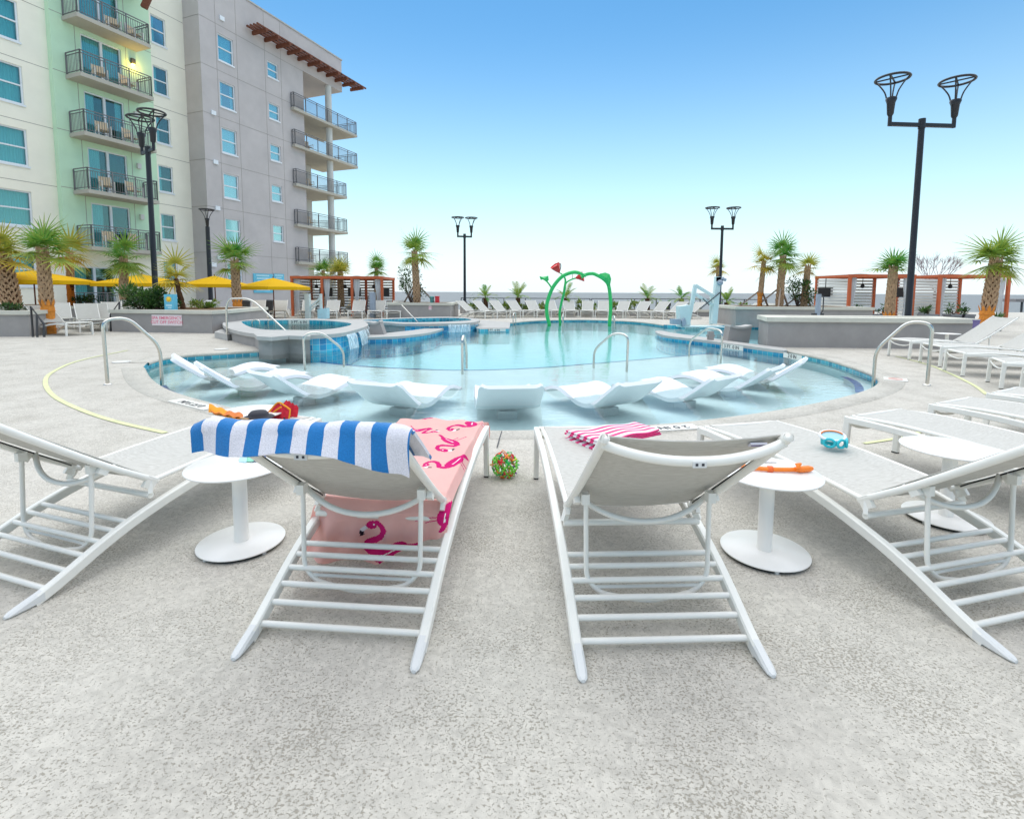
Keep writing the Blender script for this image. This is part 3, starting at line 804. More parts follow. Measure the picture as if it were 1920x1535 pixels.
po = [(640, 600.5), (690, 604), (727, 604.8), (758, 607), (830, 606.5), (883, 604.8), (900, 599.5), (880, 595.8), (836, 593.9), (758, 595.4), (700, 597.5)]
pi_ = [(680, 600.5), (727, 603), (772, 604.2), (830, 603.2), (874, 601.0), (884, 599), (870, 596.8), (836, 595.9), (760, 597.2), (710, 599)]
pg = G(757, 607, .22)
p2_t, p2o = spa('upper_pool', po, pi_, .22, "long low raised pool with tiled spill wall in front of the tall palm planter", M, lambda a, b2: min(PX(a), PX(b2)) > 755)
waterfall(front_arc(p2o, 840, 893), -.1, .16, p2_t, .06)

def low_wall(name, poly, zt, label, cat='low wall'):
    pts = smooth_path(px(poly, zt), 3, True); base = sum(pts, Vector()) / len(pts); base.z = 0
    t = thing(name, base, label, cat)
    a = MB(); a.prism(offset(pts, -.05), -.555, zt - .07, 0, top=False); a.build('tiled_face', M['tile'], t, world=True)
    a = MB(); a.prism(pts, zt - .07, zt, 0, bottom=True); a.build('coping', M['conc'], t, world=True)
    return t
low_wall('lagoon_wall', [(680, 632), (720, 631.5), (758, 629.5), (805, 623.5), (831.6, 615.7), (830, 612), (812, 613.5), (774, 618.9), (716, 625), (680, 628)], .05,
         "curved concrete lagoon wall between the hot tub and the big pool")
low_wall('lagoon_wall', [(1228, 621), (1240, 627), (1262, 631), (1310, 636.5), (1396, 647.5), (1469, 657), (1469, 652), (1440, 648), (1380, 640.5), (1310, 630.5), (1262, 624), (1240, 620)], .03,
         "curved concrete lagoon wall beside the long grey planter wall")
# small deck tongue with depth tiles
a = MB(); a.prism(px([(894, 615), (955, 615), (957, 604), (902, 600)], .02), -.555, .02, 0, side_uv=True)
tag(a.build('deck_tongue', M['conc']), kind='structure')
wall_marker(G(903, 616.8, .0), G(948, 616.8, .0), -.045, "3 FT. 6 IN", "white depth tiles on the deck tongue below the far lamp post", size=.11, h=.09)
wall_marker(G(697, 636, -.02), G(752, 633.2, -.02), -.035, "3 FT. 6 IN", "white depth tiles on the face of the lagoon wall beside the hot tub", size=.10, h=.10)
wall_marker(G(1352, 647, -.02), G(1394, 652.5, -.02), -.035, "3 FT. 0 IN", "white depth tiles along the pool wall right of the low grab rail", size=.12, h=.12)
wall_marker(G(1470, 664, -.02), G(1504, 670.5, -.02), -.035, "2 0 IN", "white depth tiles on the pool wall behind the rightmost in-pool lounger", size=.11, h=.11)
wall_marker(G(1284, 613, -.02), G(1312, 613.2, -.02), -.04, "3 FT. 0 IN", "white depth tiles on the far lagoon wall under the pool lift", size=.12, h=.11)
# slanted grey piers standing at the lagoons
def pier_wedge(pts, label):
    Y = G(*pts[0], 0).y
    w3 = [P(x, y, Y) for x, y in pts[:4]]
    base = sum(w3, Vector()) / 4; base.z = 0
    t = thing('stucco_pier', base, label, 'pier')
    a = MB(); off = Vector((0, .35, 0))
    vs = w3 + [p + off for p in w3]
    a.add(vs, [(0, 1, 2, 3), (4, 7, 6, 5), (0, 4, 5, 1), (1, 5, 6, 2), (0, 3, 7, 4)]); a.build('pier_body', M['stucco_grey'], t, world=True)
    a = MB(); p, q = w3[3], w3[2]
    k = 12; top = [p.lerp(q, i / k) + Vector((0, .17, -.05 * math.sin(math.pi * i / k) + .03)) for i in range(k + 1)]
    a.sweep(top, [(-.2, -.03), (.2, -.03), (.2, .03), (-.2, .03)]); a.build('coping', M['conc'], t, world=True)
pier_wedge([(690, 630), (720, 627), (712, 604), (694, 607)], "slanted grey stucco pier between the hot tub and the lagoon")
pier_wedge([(1364, 641), (1404, 643.5), (1410, 613.5), (1369, 613)], "slanted grey stucco pier in the lagoon beside the planter wall")

# =================================================================== planter walls
def planter(name, poly, z0, zt, label, soil=True, cap_over=.05, cap_h=.11, cap_w=.28):
    pts = [Vector(p) for p in poly]; base = sum(pts, Vector()) / len(pts); base.z = z0
    t = thing(name, base, label, 'planter')
    a = MB(); a.prism(pts, z0 - .05, zt - cap_h, 0, top=False); a.build('stucco_wall', M['stucco_grey'], t, world=True)
    a = MB(); op = offset(pts, cap_over); ip = offset(pts, -cap_w)
    ov = [Vector((p.x, p.y, 0)) for p in op]; iv = [Vector((p.x, p.y, 0)) for p in ip]; av = ov + iv
    a.add([(p.x, p.y, zt) for p in av], [orient(q, av) for q in geometry.tessellate_polygon([ov, iv])])
    n_ = len(op)
    for L_, flip in ((op, 1), (ip, 0)):
        for i in range(n_):
            p, q = L_[i], L_[(i + 1) % n_]; a.add([(p.x, p.y, zt - cap_h), (q.x, q.y, zt - cap_h), (q.x, q.y, zt), (p.x, p.y, zt)], [(0, 1, 2, 3)])
    for i in range(n_):
        p, q, r_, s2 = op[i], op[(i + 1) % n_], pts[(i + 1) % n_], pts[i]
        a.add([(p.x, p.y, zt - cap_h), (q.x, q.y, zt - cap_h), (r_.x, r_.y, zt - cap_h), (s2.x, s2.y, zt - cap_h)], [(0, 1, 2, 3)])
    a.build('cap', M['cap_stone'], t, world=True)
    if soil:
        a = MB(); a.add([(p.x, p.y, zt - .02) for p in iv], [orient(q, iv) for q in geometry.tessellate_polygon([iv])]); a.build('soil', M['soil'], t, world=True)
    return t
wl_t = planter('planter_wall', [(6.45, 12.6, 0), (11.35, 12.25, 0), (11.5, 13.6, 0), (6.85, 13.9, 0)], 0, .75, "long grey stucco planter with cream cap behind the right steel handrail", cap_w=.55)
planter('planter_wall', [(9.2, 20.6, 0), (14.6, 20.3, 0), (14.8, 23.4, 0), (9.4, 23.6, 0)], 0, .80, "grey planter holding three tall palms with stakes beside the pool lift")
planter('planter_wall', [(-6.3, 25.4, 0), (-3.1, 25.2, 0), (-3.0, 28, 0), (-6.3, 28.2, 0)], 0, .78, "grey planter under the lone tall palm by the sea")
lpt = planter('planter_wall', [(-13.05, 16.3, 0), (-9.5, 15.85, 0), (-9.25, 16.4, 0), (-9.6, 19.6, 0), (-13.6, 19.9, 0)], 0, .72, "grey planter with pink emergency sign and dark shrubs by the steel handrail")
planter('planter_wall', [(-17.5, 14.1, 0), (-13.95, 14.45, 0), (-14.3, 15.6, 0), (-17.9, 15.4, 0)], 0, .74, "grey planter wall cut by the photo edge beside the stair rails", soil=True)
planter('planter_wall', [(-24, 19.7, 0), (-14.3, 20.4, 0), (-14.6, 23.5, 0), (-24.5, 22.8, 0)], 0, .70, "long low planter with warm cap behind the left sun loungers")
planter('planter_wall', [(-2.2, 29.2, 0), (15.4, 28.6, 0), (15.4, 30.2, 0), (-2.2, 30.8, 0)], 0, .34, "very long low planting bed behind the far row of sun loungers", cap_h=.08)
# emergency sign
a0, b0 = G(286, 600, .42), G(341, 600, .42)
pl0, pl1 = Vector((-13.05, 16.3, 0)), Vector((-9.5, 15.85, 0))
ux = (pl1 - pl0).normalized(); nn = Vector((ux.y, -ux.x, 0))
def on_line(x, y, A=pl0, n_=nn):
    d_ = ray(x, y); t = (A - CAMP).dot(n_) / d_.dot(n_); return CAMP + d_ * t
sa, sb = on_line(286, 610), on_line(341, 590.5); sc = (sa + sb) / 2 + nn * .012
sg = thing('warning_sign', sc, "white sign with pink words SPA EMERGENCY CUT OFF SWITCH on grey planter", 'sign')
a = MB(); hw = (sb - sa).dot(ux) / 2; hh = (sb.z - sa.z) / 2
a.obox((0, 0, 0), ux * hw, nn * .008, Vector((0, 0, hh))); a.build('sign_board', M['signpink'], sg)
mt = Matrix((ux, Vector((0, 0, 1)), nn)).transposed().to_4x4(); mt.translation = nn * .01
lettering("SPA EMERGENCY\nCUT OFF SWITCH", hh * .78, M['pinkink'], sg, mt, font_x=1.02)
sc2 = P(815, 577, 25.27); sg2 = thing('warning_sign', sc2, "small pink lettered sign on the planter under the lone tall palm", 'sign')
a = MB(); a.box(-.3, .3, -.01, .01, -.1, .1); a.build('sign_board', M['signpink'], sg2)
mt = Matrix.Rotation(R(90), 4, 'X'); mt.translation = Vector((0, -.012, 0))
lettering("SPA EMERGENCY\nCUT OFF SWITCH", .078, M['pinkink'], sg2, mt)

# =================================================================== SUN LOUNGERS
PU = [0, .127, .347, .526, .787, 1.10, 1.40, 1.70, 1.857]
PZ = [0, .058, .167, .228, .292, .345, .376, .384, .380]
def railz(u): return float(np.interp(u, PU, PZ))
BACK_D = Vector((0, -.11 - .62, .873 - .345)).normalized(); BACK_L = .908
BACK_N = Vector((0, -BACK_D.z, BACK_D.y))      # up-front normal has +y,+z
BACK_N = Vector((0, BACK_D.z, -BACK_D.y)) if BACK_N.z < 0 else BACK_N
def bp_(x, s, n_=0.0): return Vector((x, .62, .345)) + BACK_D * (s * BACK_L) + BACK_N * n_
def tube_round(w, h, r=.006):
    return [(-w / 2 + r, -h / 2), (w / 2 - r, -h / 2), (w / 2, -h / 2 + r), (w / 2, h / 2 - r), (w / 2 - r, h / 2), (-w / 2 + r, h / 2), (-w / 2, h / 2 - r), (-w / 2, -h / 2 + r)]
def make_lounger(label):
    t = thing('sun_lounger', (0, 0, 0), label, 'sun lounger')
    for sx in (-1, 1):
        a = MB(); pts = smooth_path([(sx * .337, u, z - .026 + (.026 if u < .01 else 0) + (.012 if .01 < u < .2 else 0)) for u, z in zip(PU, PZ)], 4)
        a.sweep(pts[2:], tube_round(.038, .05)); o = a.build('side_rail', M['frame'], t)
        c = MB(); secs = [(.085, .029, .0386, .0505), (.03, .020, .0386, .038), (-.012, .0135, .0386, .026), (-.036, .0095, .034, .018), (-.047, .007, .018, .012)]; vs = []
        for u, zc, w_, h_ in secs: vs += [(sx * .337 + x_, u, zc + z_) for x_, z_ in tube_round(w_, h_, min(.008, h_ * .4))]
        c.add(vs, [(q * 8 + k, q * 8 + (k + 1) % 8, (q + 1) * 8 + (k + 1) % 8, (q + 1) * 8 + k) for q in range(4) for k in range(8)] + [tuple(range(8))[::-1], tuple(range(32, 40))]); c.build('foot_cap', M['cap'], o)
        l_ = MB(); l_.sweep([(sx * .337, 1.857, .378), (sx * .337, 1.865, .2), (sx * .337, 1.872, .012)], tube_round(.036, .05), (0, 1, 0))
        lo = l_.build('front_leg', M['frame'], t)
        g = MB(); g.box(sx * .337 - .016, sx * .337 + .016, 1.85, 1.895, 0, .012); g.build('foot_pad', M['rubber'], lo)
    for u in (.11, .19, .262, .33, .395, .455):
        a = MB(); z = railz(u) - .012; a.tube([(-.325, u, z), (.325, u, z)], .0125, 8); a.build('rung', M['frame'], t)
    a = MB()
    for sx in (-1, 1):
        a.tube(smooth_path([(sx * .297, 1.84, .378), (sx * .297, 1.5, .392), (sx * .297, 1.0, .372), (sx * .299, .62, .345)], 5), .014, 8)
        a.bar((sx * .299, .60, .345), (sx * .318, .585, .285), .02, .03)
    a.tube([(-.32, .585, .277), (.32, .585, .277)], .016, 8)
    a.tube([(-.32, 1.842, .378), (.32, 1.842, .378)], .016, 8)
    a.tube(smooth_path([(-.33, 1.86, .33), (-.2, 1.85, .285), (0, 1.845, .268), (.2, 1.85, .285), (.33, 1.86, .33)], 5), .012, 8)
    a.build('seat_frame', M['frame'], t)
    a = MB()
    def seat(p, q):
        x = -.287 + .574 * p; u = 1.835 - q * 1.21
        z = float(np.interp(u, [.62, 1.0, 1.5, 1.84], [.351, .378, .400, .392])) - .016 * math.sin(math.pi * p)
        return (x, u, z)
    a.grid(seat, 8, 14, thick=.004); a.build('seat_sling', M['sling'], t)
    a = MB()
    for sx in (-1, 1):
        pts = smooth_path([bp_(sx * .300, -.02), bp_(sx * .303, .3, -.012), bp_(sx * .301, .7, -.006), bp_(sx * .299, .98, .004), bp_(sx * .299, 1.015, .006)], 5)
        a.tube(pts, [.0165] * (len(pts) - 1) + [.0185], 10)
        a.obox(bp_(sx * .296, .30, -.03), (.012, 0, 0), BACK_D * .022, BACK_N * .022)
        a.obox(bp_(sx * .305, .02, -.02), (.010, 0, 0), BACK_D * .03, BACK_N * .03)
    def bow(s, dep, r):
        pts = [bp_(x * .30, s + .02 * 0, .0 - dep * (1 - abs(x) ** 2.2)) for x in np.linspace(-1, 1, 17)]
        a.tube(pts, r, 10)
    bow(.975, .060, .0165); bow(.26, .120, .0125)
    a.build('backrest_frame', M['frame'], t)
    a = MB()
    def bk(p, q):
        x = -.292 + .584 * p
        return bp_(x, .02 + .965 * q, .010 - .02 * math.sin(math.pi * p) + (.012 * (q > .96)))
    a.grid(bk, 8, 12, thick=.004); a.build('backrest_sling', M['sling'], t)
    for sx in (-1, 1):
        a = MB(); a.tube([bp_(sx * .287, .05, -.004), bp_(sx * .290, .3, -.002), bp_(sx * .289, .93, .001)], .0042, 5); a.build('edge_piping', M['rubber'], t)
    a = MB(); pc_ = bp_(0, .975, -.060); a.obox(pc_ + Vector((0, -.017, -.004)), (.022, 0, 0), (0, .003, 0), (0, 0, .010))
    for sx in (-1, 1): a.obox(pc_ + Vector((sx * .010, -.0205, -.004)), (.004, 0, 0), (0, .001, 0), (0, 0, .004), 1)
    a.build('bow_plate', [M['cap'], M['ink']], t)
    a = MB()
    top = bp_(0, .33, -.045); y0, z0 = top.y, top.z
    a.tube(rounded([(-.262, y0, z0), (-.258, .335, .155), (-.205, .325, .095), (0, .305, .062), (.205, .325, .095), (.258, .335, .155), (.262, y0, z0)], .07, 5), .0105, 8)
    a.tube(smooth_path([(-.23, .33, .118), (-.1, .345, .108), (.1, .345, .108), (.23, .33, .118)], 4), .008, 8)
    for sx in (-1, 1): a.obox((sx * .266, y0, z0 + .01), (.016, 0, 0), (0, .02, 0), (0, 0, .022))
    a.build('support_prop', M['frame'], t)
    return t
LG = make_lounger('x')
LG_PARTS = None
used = {}
def front_pose(cx, cy, phi):            # from the centre of its front edge
    dv = Vector((-math.sin(phi), math.cos(phi), 0)); return Vector((cx, cy, 0)) - dv * 1.857
NEAR = 'sun loungers fanned along the near pool edge'
L2 = place(LG, used, (-.675, 1.745, 0), R(-4.8), "white sun lounger draped with blue striped towel and pink flamingo towel", NEAR)
L3 = place(LG, used, (.588, 1.690, 0), R(2.2), "white sun lounger with bare grey backrest, pink striped towel on its seat", NEAR)
L4 = place(LG, used, front_pose(1.705, 3.66, R(14.6)), R(14.6), "white sun lounger with orange and teal diving mask lying on its seat", NEAR)
ang1 = R(-18.4)
dv = Vector((-math.sin(ang1), math.cos(ang1), 0)); rtv = Vector((math.cos(ang1), math.sin(ang1), 0))
L1 = place(LG, used, Vector((-2.076, 1.956, 0)) - rtv * .337 + dv * .04, ang1, "white sun lounger cut off by the left photo edge beside the white side table", NEAR)
L5 = place(LG, used, front_pose(2.975, 4.035, R(23.3)), R(23.3), "white sun lounger just behind the empty white side table, right of the diving mask lounger", NEAR)
L6 = place(LG, used, front_pose(4.03, 4.52, R(26)), R(26), "white sun lounger second behind the empty white side table", NEAR)
L7 = place(LG, used, front_pose(5.0, 5.03, R(29)), R(29), "white sun lounger third behind the empty white side table, at the right photo edge", NEAR)
# tiny maker's tag on the bare backrest (illegible)
a = MB(); a.obox(bp_(.22, .955, -.0), (.028, 0, 0), BACK_D * .011, BACK_N * .0035, 0)
a.obox(bp_(.22, .957, -.0035), (.022, 0, 0), BACK_D * .003, BACK_N * .002, 1)
o = a.build('maker_tag', [M['tag'], M['violet']], L3)
RG = 'sun loungers in the row at the right of the pool'
for i, (p, q, phi, lb) in enumerate([((8.28, 10.9), (8.21, 10.29), 83.5, "white sun lounger with raised back nearest the long grey planter wall"),
        ((8.13, 9.89), (7.97, 9.24), 76, "white sun lounger second from the long grey planter wall"),
        ((7.68, 8.79), (7.45, 8.19), 69, "white sun lounger third from the long grey planter wall"),
        ((7.38, 7.67), (7.01, 7.07), 58.5, "white sun lounger fourth from the long grey planter wall"),
        ((6.8, 6.62), (6.42, 6.06), 52, "white sun lounger fifth from the long grey planter wall, mostly outside the photo")]):
    c = ((p[0] + q[0]) / 2, (p[1] + q[1]) / 2)
    place(LG, used, front_pose(c[0], c[1], R(phi)), R(phi), lb, RG)
# distant loungers: fewer parts
def make_far(label, sling):
    t = thing('sun_lounger', (0, 0, 0), label, 'sun lounger')
    a = MB()
    for sx in (-1, 1):
        a.sweep([(sx * .337, u, z - .02) for u, z in zip(PU[1:], PZ[1:])], [(-.02, -.025), (.02, -.025), (.02, .025), (-.02, .025)])
        a.bar((sx * .337, 1.86, 0), (sx * .337, 1.86, .38), .04, .04)
        a.tube([bp_(sx * .3, 0), bp_(sx * .31, 1)], .017, 5)
        a.tube([bp_(sx * .26, .33, -.03), (sx * .26, .33, .1)], .012, 5)
    a.tube([(-.33, 1.845, .38), (.33, 1.845, .38)], .018, 5)
    a.tube(smooth_path([(-.33, 1.86, .33), (0, 1.845, .27), (.33, 1.86, .33)], 4), .013, 5)
    a.tube([bp_(x * .31, .975, -.12 * (1 - abs(x) ** 2)) for x in (-1, -.6, 0, .6, 1)], .017, 5)
    for u in (.11, .26, .40): a.tube([(-.33, u, railz(u)), (.33, u, railz(u))], .013, 5)
    a.build('frame', M['frame'], t)
    a = MB(); a.grid(lambda p, q: (-.29 + .58 * p, 1.84 - 1.21 * q, float(np.interp(1.84 - 1.21 * q, [.62, 1.5, 1.84], [.353, .40, .392]))), 2, 4, thick=.004); a.build('seat_sling', sling, t)
    a = MB(); a.grid(lambda p, q: bp_(-.29 + .58 * p, .02 + .96 * q, .008), 2, 3, thick=.004); a.build('backrest_sling', sling, t)
    return t
FAR = make_far('x', M['sling']); FARB = make_far('x', M['sling_beige'])
ORD = ['first', 'second', 'third', 'fourth', 'fifth', 'sixth', 'seventh', 'eighth', 'ninth', 'tenth', 'eleventh', 'twelfth', 'thirteenth', 'fourteenth', 'fifteenth', 'sixteenth', 'seventeenth', 'eighteenth']
# the far row along the sea side: foot ends towards the pool
def far_arc(x):
    return np.interp(x, [880, 925, 1000, 1100, 1200, 1280, 1330, 1400], [597.5, 597, 595.5, 595.5, 597, 599.5, 601.5, 604])
fx = [917, 941, 966, 991, 1018, 1045, 1072, 1100, 1128, 1156, 1184, 1210, 1234, 1258, 1352, 1372]
for i, x in enumerate(fx):
    g = G(x, far_arc(x)); dv = (Vector((2.0, 15.5, 0)) - g); dv.z = 0
    phi = math.atan2(-dv.x, dv.y) + R(38) * max(0, 1 - (x - 917) / 180) - R(38) * min(1, max(0, (x - 1130) / 140))
    dv = Vector((-math.sin(phi), math.cos(phi), 0)); g2 = g - dv * 1.857
    lb = "white sun lounger, %s from the left in the far row along the sea" % ORD[i] if i < 14 else "white sun lounger on the far deck behind the pool lift, %s" % ('on its left' if i == 14 else 'on its right')
    place(FAR, used, g2, phi, lb, 'sun loungers in the far row along the sea')
# row behind the hot tub
LH = 'sun loungers behind the hot tub'
hx = [(480, 598.5), (520, 598.5), (573, 598), (618, 598), (666, 597.5), (703, 597.5), (738, 597)]
for i, (x, y) in enumerate(hx):
    g = G(x, y); phi = R(202 - i * 3); dv = Vector((-math.sin(phi), math.cos(phi), 0))
    place(FAR, used, g - dv * 1.857, phi, "white sun lounger, %s from the left in the row behind the hot tub" % ORD[i], LH)
bx = [(447, 594), (560, 592.5), (586, 592), (640, 592), (672, 591.5)]
for i, (x, y) in enumerate(bx):
    g = G(x, y - 1.5); phi = R(168 if i % 2 else 205); dv = Vector((-math.sin(phi), math.cos(phi), 0))
    place(FARB, used, g - dv * 1.6, phi, "beige sun lounger, %s from the left in the back row near the cabana" % ORD[i], 'beige sun loungers near the cabana')
# loungers between the two left planters
lx = [((150, 629), R(250)), ((176, 622), R(225)), ((196, 620), R(225)), ((225, 612), R(225)), ((120, 618), R(225)), ((95, 618), R(225))]
for i, ((x, y), phi) in enumerate(lx[:5]):
    g = G(x, y); dv = Vector((-math.sin(phi), math.cos(phi), 0))
    place(FAR, used, g - dv * 1.857, phi, ["white sun lounger flat in front of the orange-wrapped palm trunk", "white sun lounger just right of the orange-wrapped palm trunk", "white sun lounger in the middle of the group beside the left stair rail",
          "white sun lounger partly behind the planter with the emergency sign", "white sun lounger behind the orange-wrapped palm trunk"][i], 'sun loungers between the left planters')

# =================================================================== SIDE TABLES
def make_table():
    t = thing('side_table', (0, 0, 0), 'x', 'side table')
    a = MB(); a.lathe([(.001, .428), (.235, .428), (.247, .431), (.25, .436), (.247, .441), (.001, .442)], n=48); a.build('table_top', M['table'], t)
    a = MB(); a.lathe([(.036, .022), (.036, .43)], n=20); a.build('column', M['table'], t)
    a = MB(); a.lathe([(.001, .016), (.205, .016), (.2125, .018), (.2135, .022), (.2115, .025), (.001, .0265)], n=48); b_ = a.build('base_plate', M['table'], t)
    for k in range(4):
        a = MB(); an = R(45 + 90 * k + 15); a.lathe([(.012, 0), (.012, .017)], (math.cos(an) * .19, math.sin(an) * .19, 0), 10); a.build('glide', M['cap'], b_)
    a = MB(); a.lathe([(.195, .003), (.195, .016)], n=32); a.build('shadow_ring', M['rubber'], b_)  # dark ring imitating the shadow in the gap under the base plate
    return t
TB = make_table()
TG = 'round white side tables beside the loungers'
T1 = place(TB, used, (-1.439, 2.576, 0), 0, "round white side table under the left end of the blue striped towel", TG)
T2 = place(TB, used, (1.32, 2.508, 0), R(20), "round white side table with orange snorkel on top", TG)
T3 = place(TB, used, (2.62, 2.92, 0), R(50), "round white empty side table right of the diving mask lounger", TG)
q = G(468, 772, .44); T4 = place(TB, used, (q.x, q.y, 0), R(10), "round white side table carrying orange pouch, hat and red bag", TG)
q = G(1776, 625, .44); T5 = place(TB, used, (q.x, q.y, 0), R(70), "round white side table in front of the long grey planter wall", TG)

# =================================================================== TOWELS AND SMALL THINGS
def local(o): return Matrix.Translation(o.location) @ Matrix.Rotation(o.rotation_euler[2], 4, 'Z')
# blue striped towel over the back of lounger 2
ts = thing('striped_towel', L2.location, "blue and white striped terry towel draped over a lounger backrest", 'towel', rz=L2.rotation_euler[2])
a = MB()
def drape(p, q):
    # p across (0..1), q along: 0 = end behind, 1 = end in front
    tw = .72; x = -.370 + tw * p
    hang_b = .068 + .010 * math.sin(p * 9) + .05 * max(0, p - .70) / .30 - .01 * max(0, .2 - p) / .2
    hang_f = .30
    tot = hang_b + .07 + hang_f; s = q * tot
    rad = .022
    wob = .0035 * math.sin(p * 17 + q * 4) + .002 * math.sin(p * 33 - q * 9)
    c = bp_(x, 1.0, .0)
    if s < hang_b:                          # hanging behind, falls nearly straight down
        k = hang_b - s
        bowed = max(0, 1 - (x / .33) ** 2)       # rests against the bowed top bar
        v = c + Vector((0, -rad - .012 - .050 * bowed * min(1, k / .09) + wob, .01 - k * .97))
    elif s < hang_b + .07:
        an = math.pi * (s - hang_b) / .07
        v = c + Vector((0, -math.cos(an) * rad + (-.012 if an < 1.57 else 0), .012 + math.sin(an) * (rad + wob)))
    else:
        k = s - hang_b - .07
        v = c + Vector((0, rad, .01)) - BACK_D * k + BACK_N * .012
        v.z += wob * .5
    # soft ends droop outside the frame
    e_ = max(0, abs(x) - .325)
    v.z -= e_ * (.25 if x < 0 else .75) + e_ * e_ * 2; v.y += (0.0 if x < 0 else e_ * .9)
    return v
a.grid(drape, 72, 44, 0, True, uvf=lambda p, q: (.735 * p + .008 + .006 * math.sin(q * 7), q), thick=-.012)
a.build('towel_cloth', M['bluestripe'], ts)
# flamingo towel on the seat of lounger 2
def seg(px_, py_, ax, ay, bx_, by_):
    dx, dy = bx_ - ax, by_ - ay; L2_ = dx * dx + dy * dy
    t = max(0, min(1, ((px_ - ax) * dx + (py_ - ay) * dy) / L2_)); return math.hypot(px_ - ax - t * dx, py_ - ay - t * dy)
def flamingo(x, y):
    """material of a standing flamingo print, unit height about 1.1: 0 none 1 pink 2 white 3 black"""
    neck = [(.10, .42), (.02, .50), (.02, .60), (.14, .66), (.24, .74), (.27, .84), (.22, .93), (.12, .97), (.04, .93)]
    for i in range(len(neck) - 1):
        r_ = .062 - .003 * i
        if seg(x, y, *neck[i], *neck[i + 1]) < r_: 
            if math.hypot(x - .06, y - .915) < .016: return 2
            return 1
    if math.hypot((x - .03) / 1.25, y - .91) < .075: 
        return 2 if math.hypot(x - .055, y - .915) < .02 else 1
    if seg(x, y, -.02, .89, -.09, .84) < .035: return 2
    if seg(x, y, -.10, .82, -.09, .75) < .028: return 3
    ex, ey = x - .34, y - .38; c_, s_ = math.cos(.25), math.sin(.25)
    ux_, uy_ = ex * c_ - ey * s_, ex * s_ + ey * c_
    if (ux_ / .30) ** 2 + (uy_ / (.15)) ** 2 < 1:
        if (abs(uy_ + .02) < .012 and -.1 < ux_ < .2): return 2
        return 1
    if seg(x, y, .55, .34, .78, .22) < .05: return 1
    if seg(x, y, .30, .26, .27, -.1) < .014 or seg(x, y, .38, .26, .42, .02) < .014: return 1
    return 0
prints = [(.50, 1.95, .26, 200), (.20, 1.72, .28, 165), (.54, 1.45, .30, 110), (.22, 1.30, .28, 215), (.50, 1.02, .28, 150), (.24, .90, .28, 160),
          (.56, .70, .26, 80), (.14, .56, .26, 200), (.36, .072, .30, 0), (.66, .25, .30, 285)]
def pmat(s_, l_):
    for (cx, cl, k, rot) in prints:
        c_, sn = math.cos(R(rot)), math.sin(R(rot)); dx, dy = (s_ - cx) / k, (l_ - cl) / k
        if abs(dx) > 1.2 or abs(dy) > 1.3: continue
        m_ = flamingo(dx * c_ + dy * sn + .25, -dx * sn + dy * c_ + .45)
        if m_: return m_
    return 0
tf = thing('flamingo_towel', L2.location, "pale pink towel with magenta flamingos spread along a lounger seat", 'towel', rz=L2.rotation_euler[2])
TWID = .66; H_HANG, H_SEAT, H_FRONT = .34, 1.24, .19
TOT = H_HANG + H_SEAT + H_FRONT
def ftowel(p, q):
    s_ = p * TWID; l_ = q * TOT; x = -.315 + s_
    cut = 1.0 - .62 * max(0, p - .45) / .55 if True else 1
    if l_ < H_HANG:
        k = (H_HANG - l_) * cut
        fold = .028 * math.sin(p * 17 + 1.0) * min(1, k / .1) + .02 * math.sin(p * 31) * min(1, k / .2)
        y = .575 + .045 * max(0, 1 - k / .05) + fold * .8 + .06 * (k / H_HANG) * (1 - p) - .015; z = .352 - k
        z = max(z, .03 + .012 * math.sin(p * 23))
        x = x - .30 * k * (1 - p) ** 1.5 - .10 * k
        return (x, y, z)
    if l_ < H_HANG + H_SEAT:
        u = .66 + (l_ - H_HANG); z = float(np.interp(u, [.62, 1.0, 1.5, 1.84, 1.9], [.362, .386, .408, .402, .402]))
        z += .007 * math.sin(u * 13 + p * 5) + .006 * math.sin(p * 19 + u * 7) + .004
        over = max(0, x - .305); z -= over * 1.2; x2 = x - over * .3
        return (x2, u, z + .012 * max(0, math.sin(u * 6 + p * 9)) * p)
    k = l_ - H_HANG - H_SEAT
    return (x + .012 * math.sin(k * 20), 1.90 + .02 * min(1, k / .05) + .015 * math.sin(p * 15) * k / .19, .402 - k * (1 - .35 * (1 - p)))
a = MB()
a.grid(ftowel, 150, 400, 0, True, mif=lambda p, q: pmat(p * TWID, q * TOT), thick=.003)
a.build('towel_cloth', [M['flam_cloth'], M['flam_pink'], M['flam_white'], M['flam_black']], tf)
# pink striped folded towel on lounger 3
c0, c1, c2, c3 = G(1056, 816, .41), G(1192, 797.5, .41), G(1240, 813, .41), G(1120, 838, .41)
tp = thing('striped_towel', (c0 + c2) / 2, "small pink and white striped towel folded on a lounger seat", 'towel')
for k in range(3):
    a = MB(); ins = .012 * k
    def lay(p, q, k=k, ins=ins):
        p2, q2 = ins + p * (1 - 2 * ins), ins + q * (1 - 2 * ins)
        v = (c0 * (1 - p2) + c1 * p2) * (1 - q2) + (c3 * (1 - p2) + c2 * p2) * q2
        e_ = min(p, 1 - p, q, 1 - q)
        v.z = .403 + k * .013 + .006 * math.sin(p * 11 + k) * (k / 2) + (.008 * min(1, e_ * 12)) - (.02 if (p < .08 and k == 0) else 0)
        return v
    a.grid(lay, 30, 14, 0, True, uvf=lambda p, q: (p, q * .33 + .01), thick=.010)
    a.build('towel_fold', M['pinkstripe'], tp, world=True)
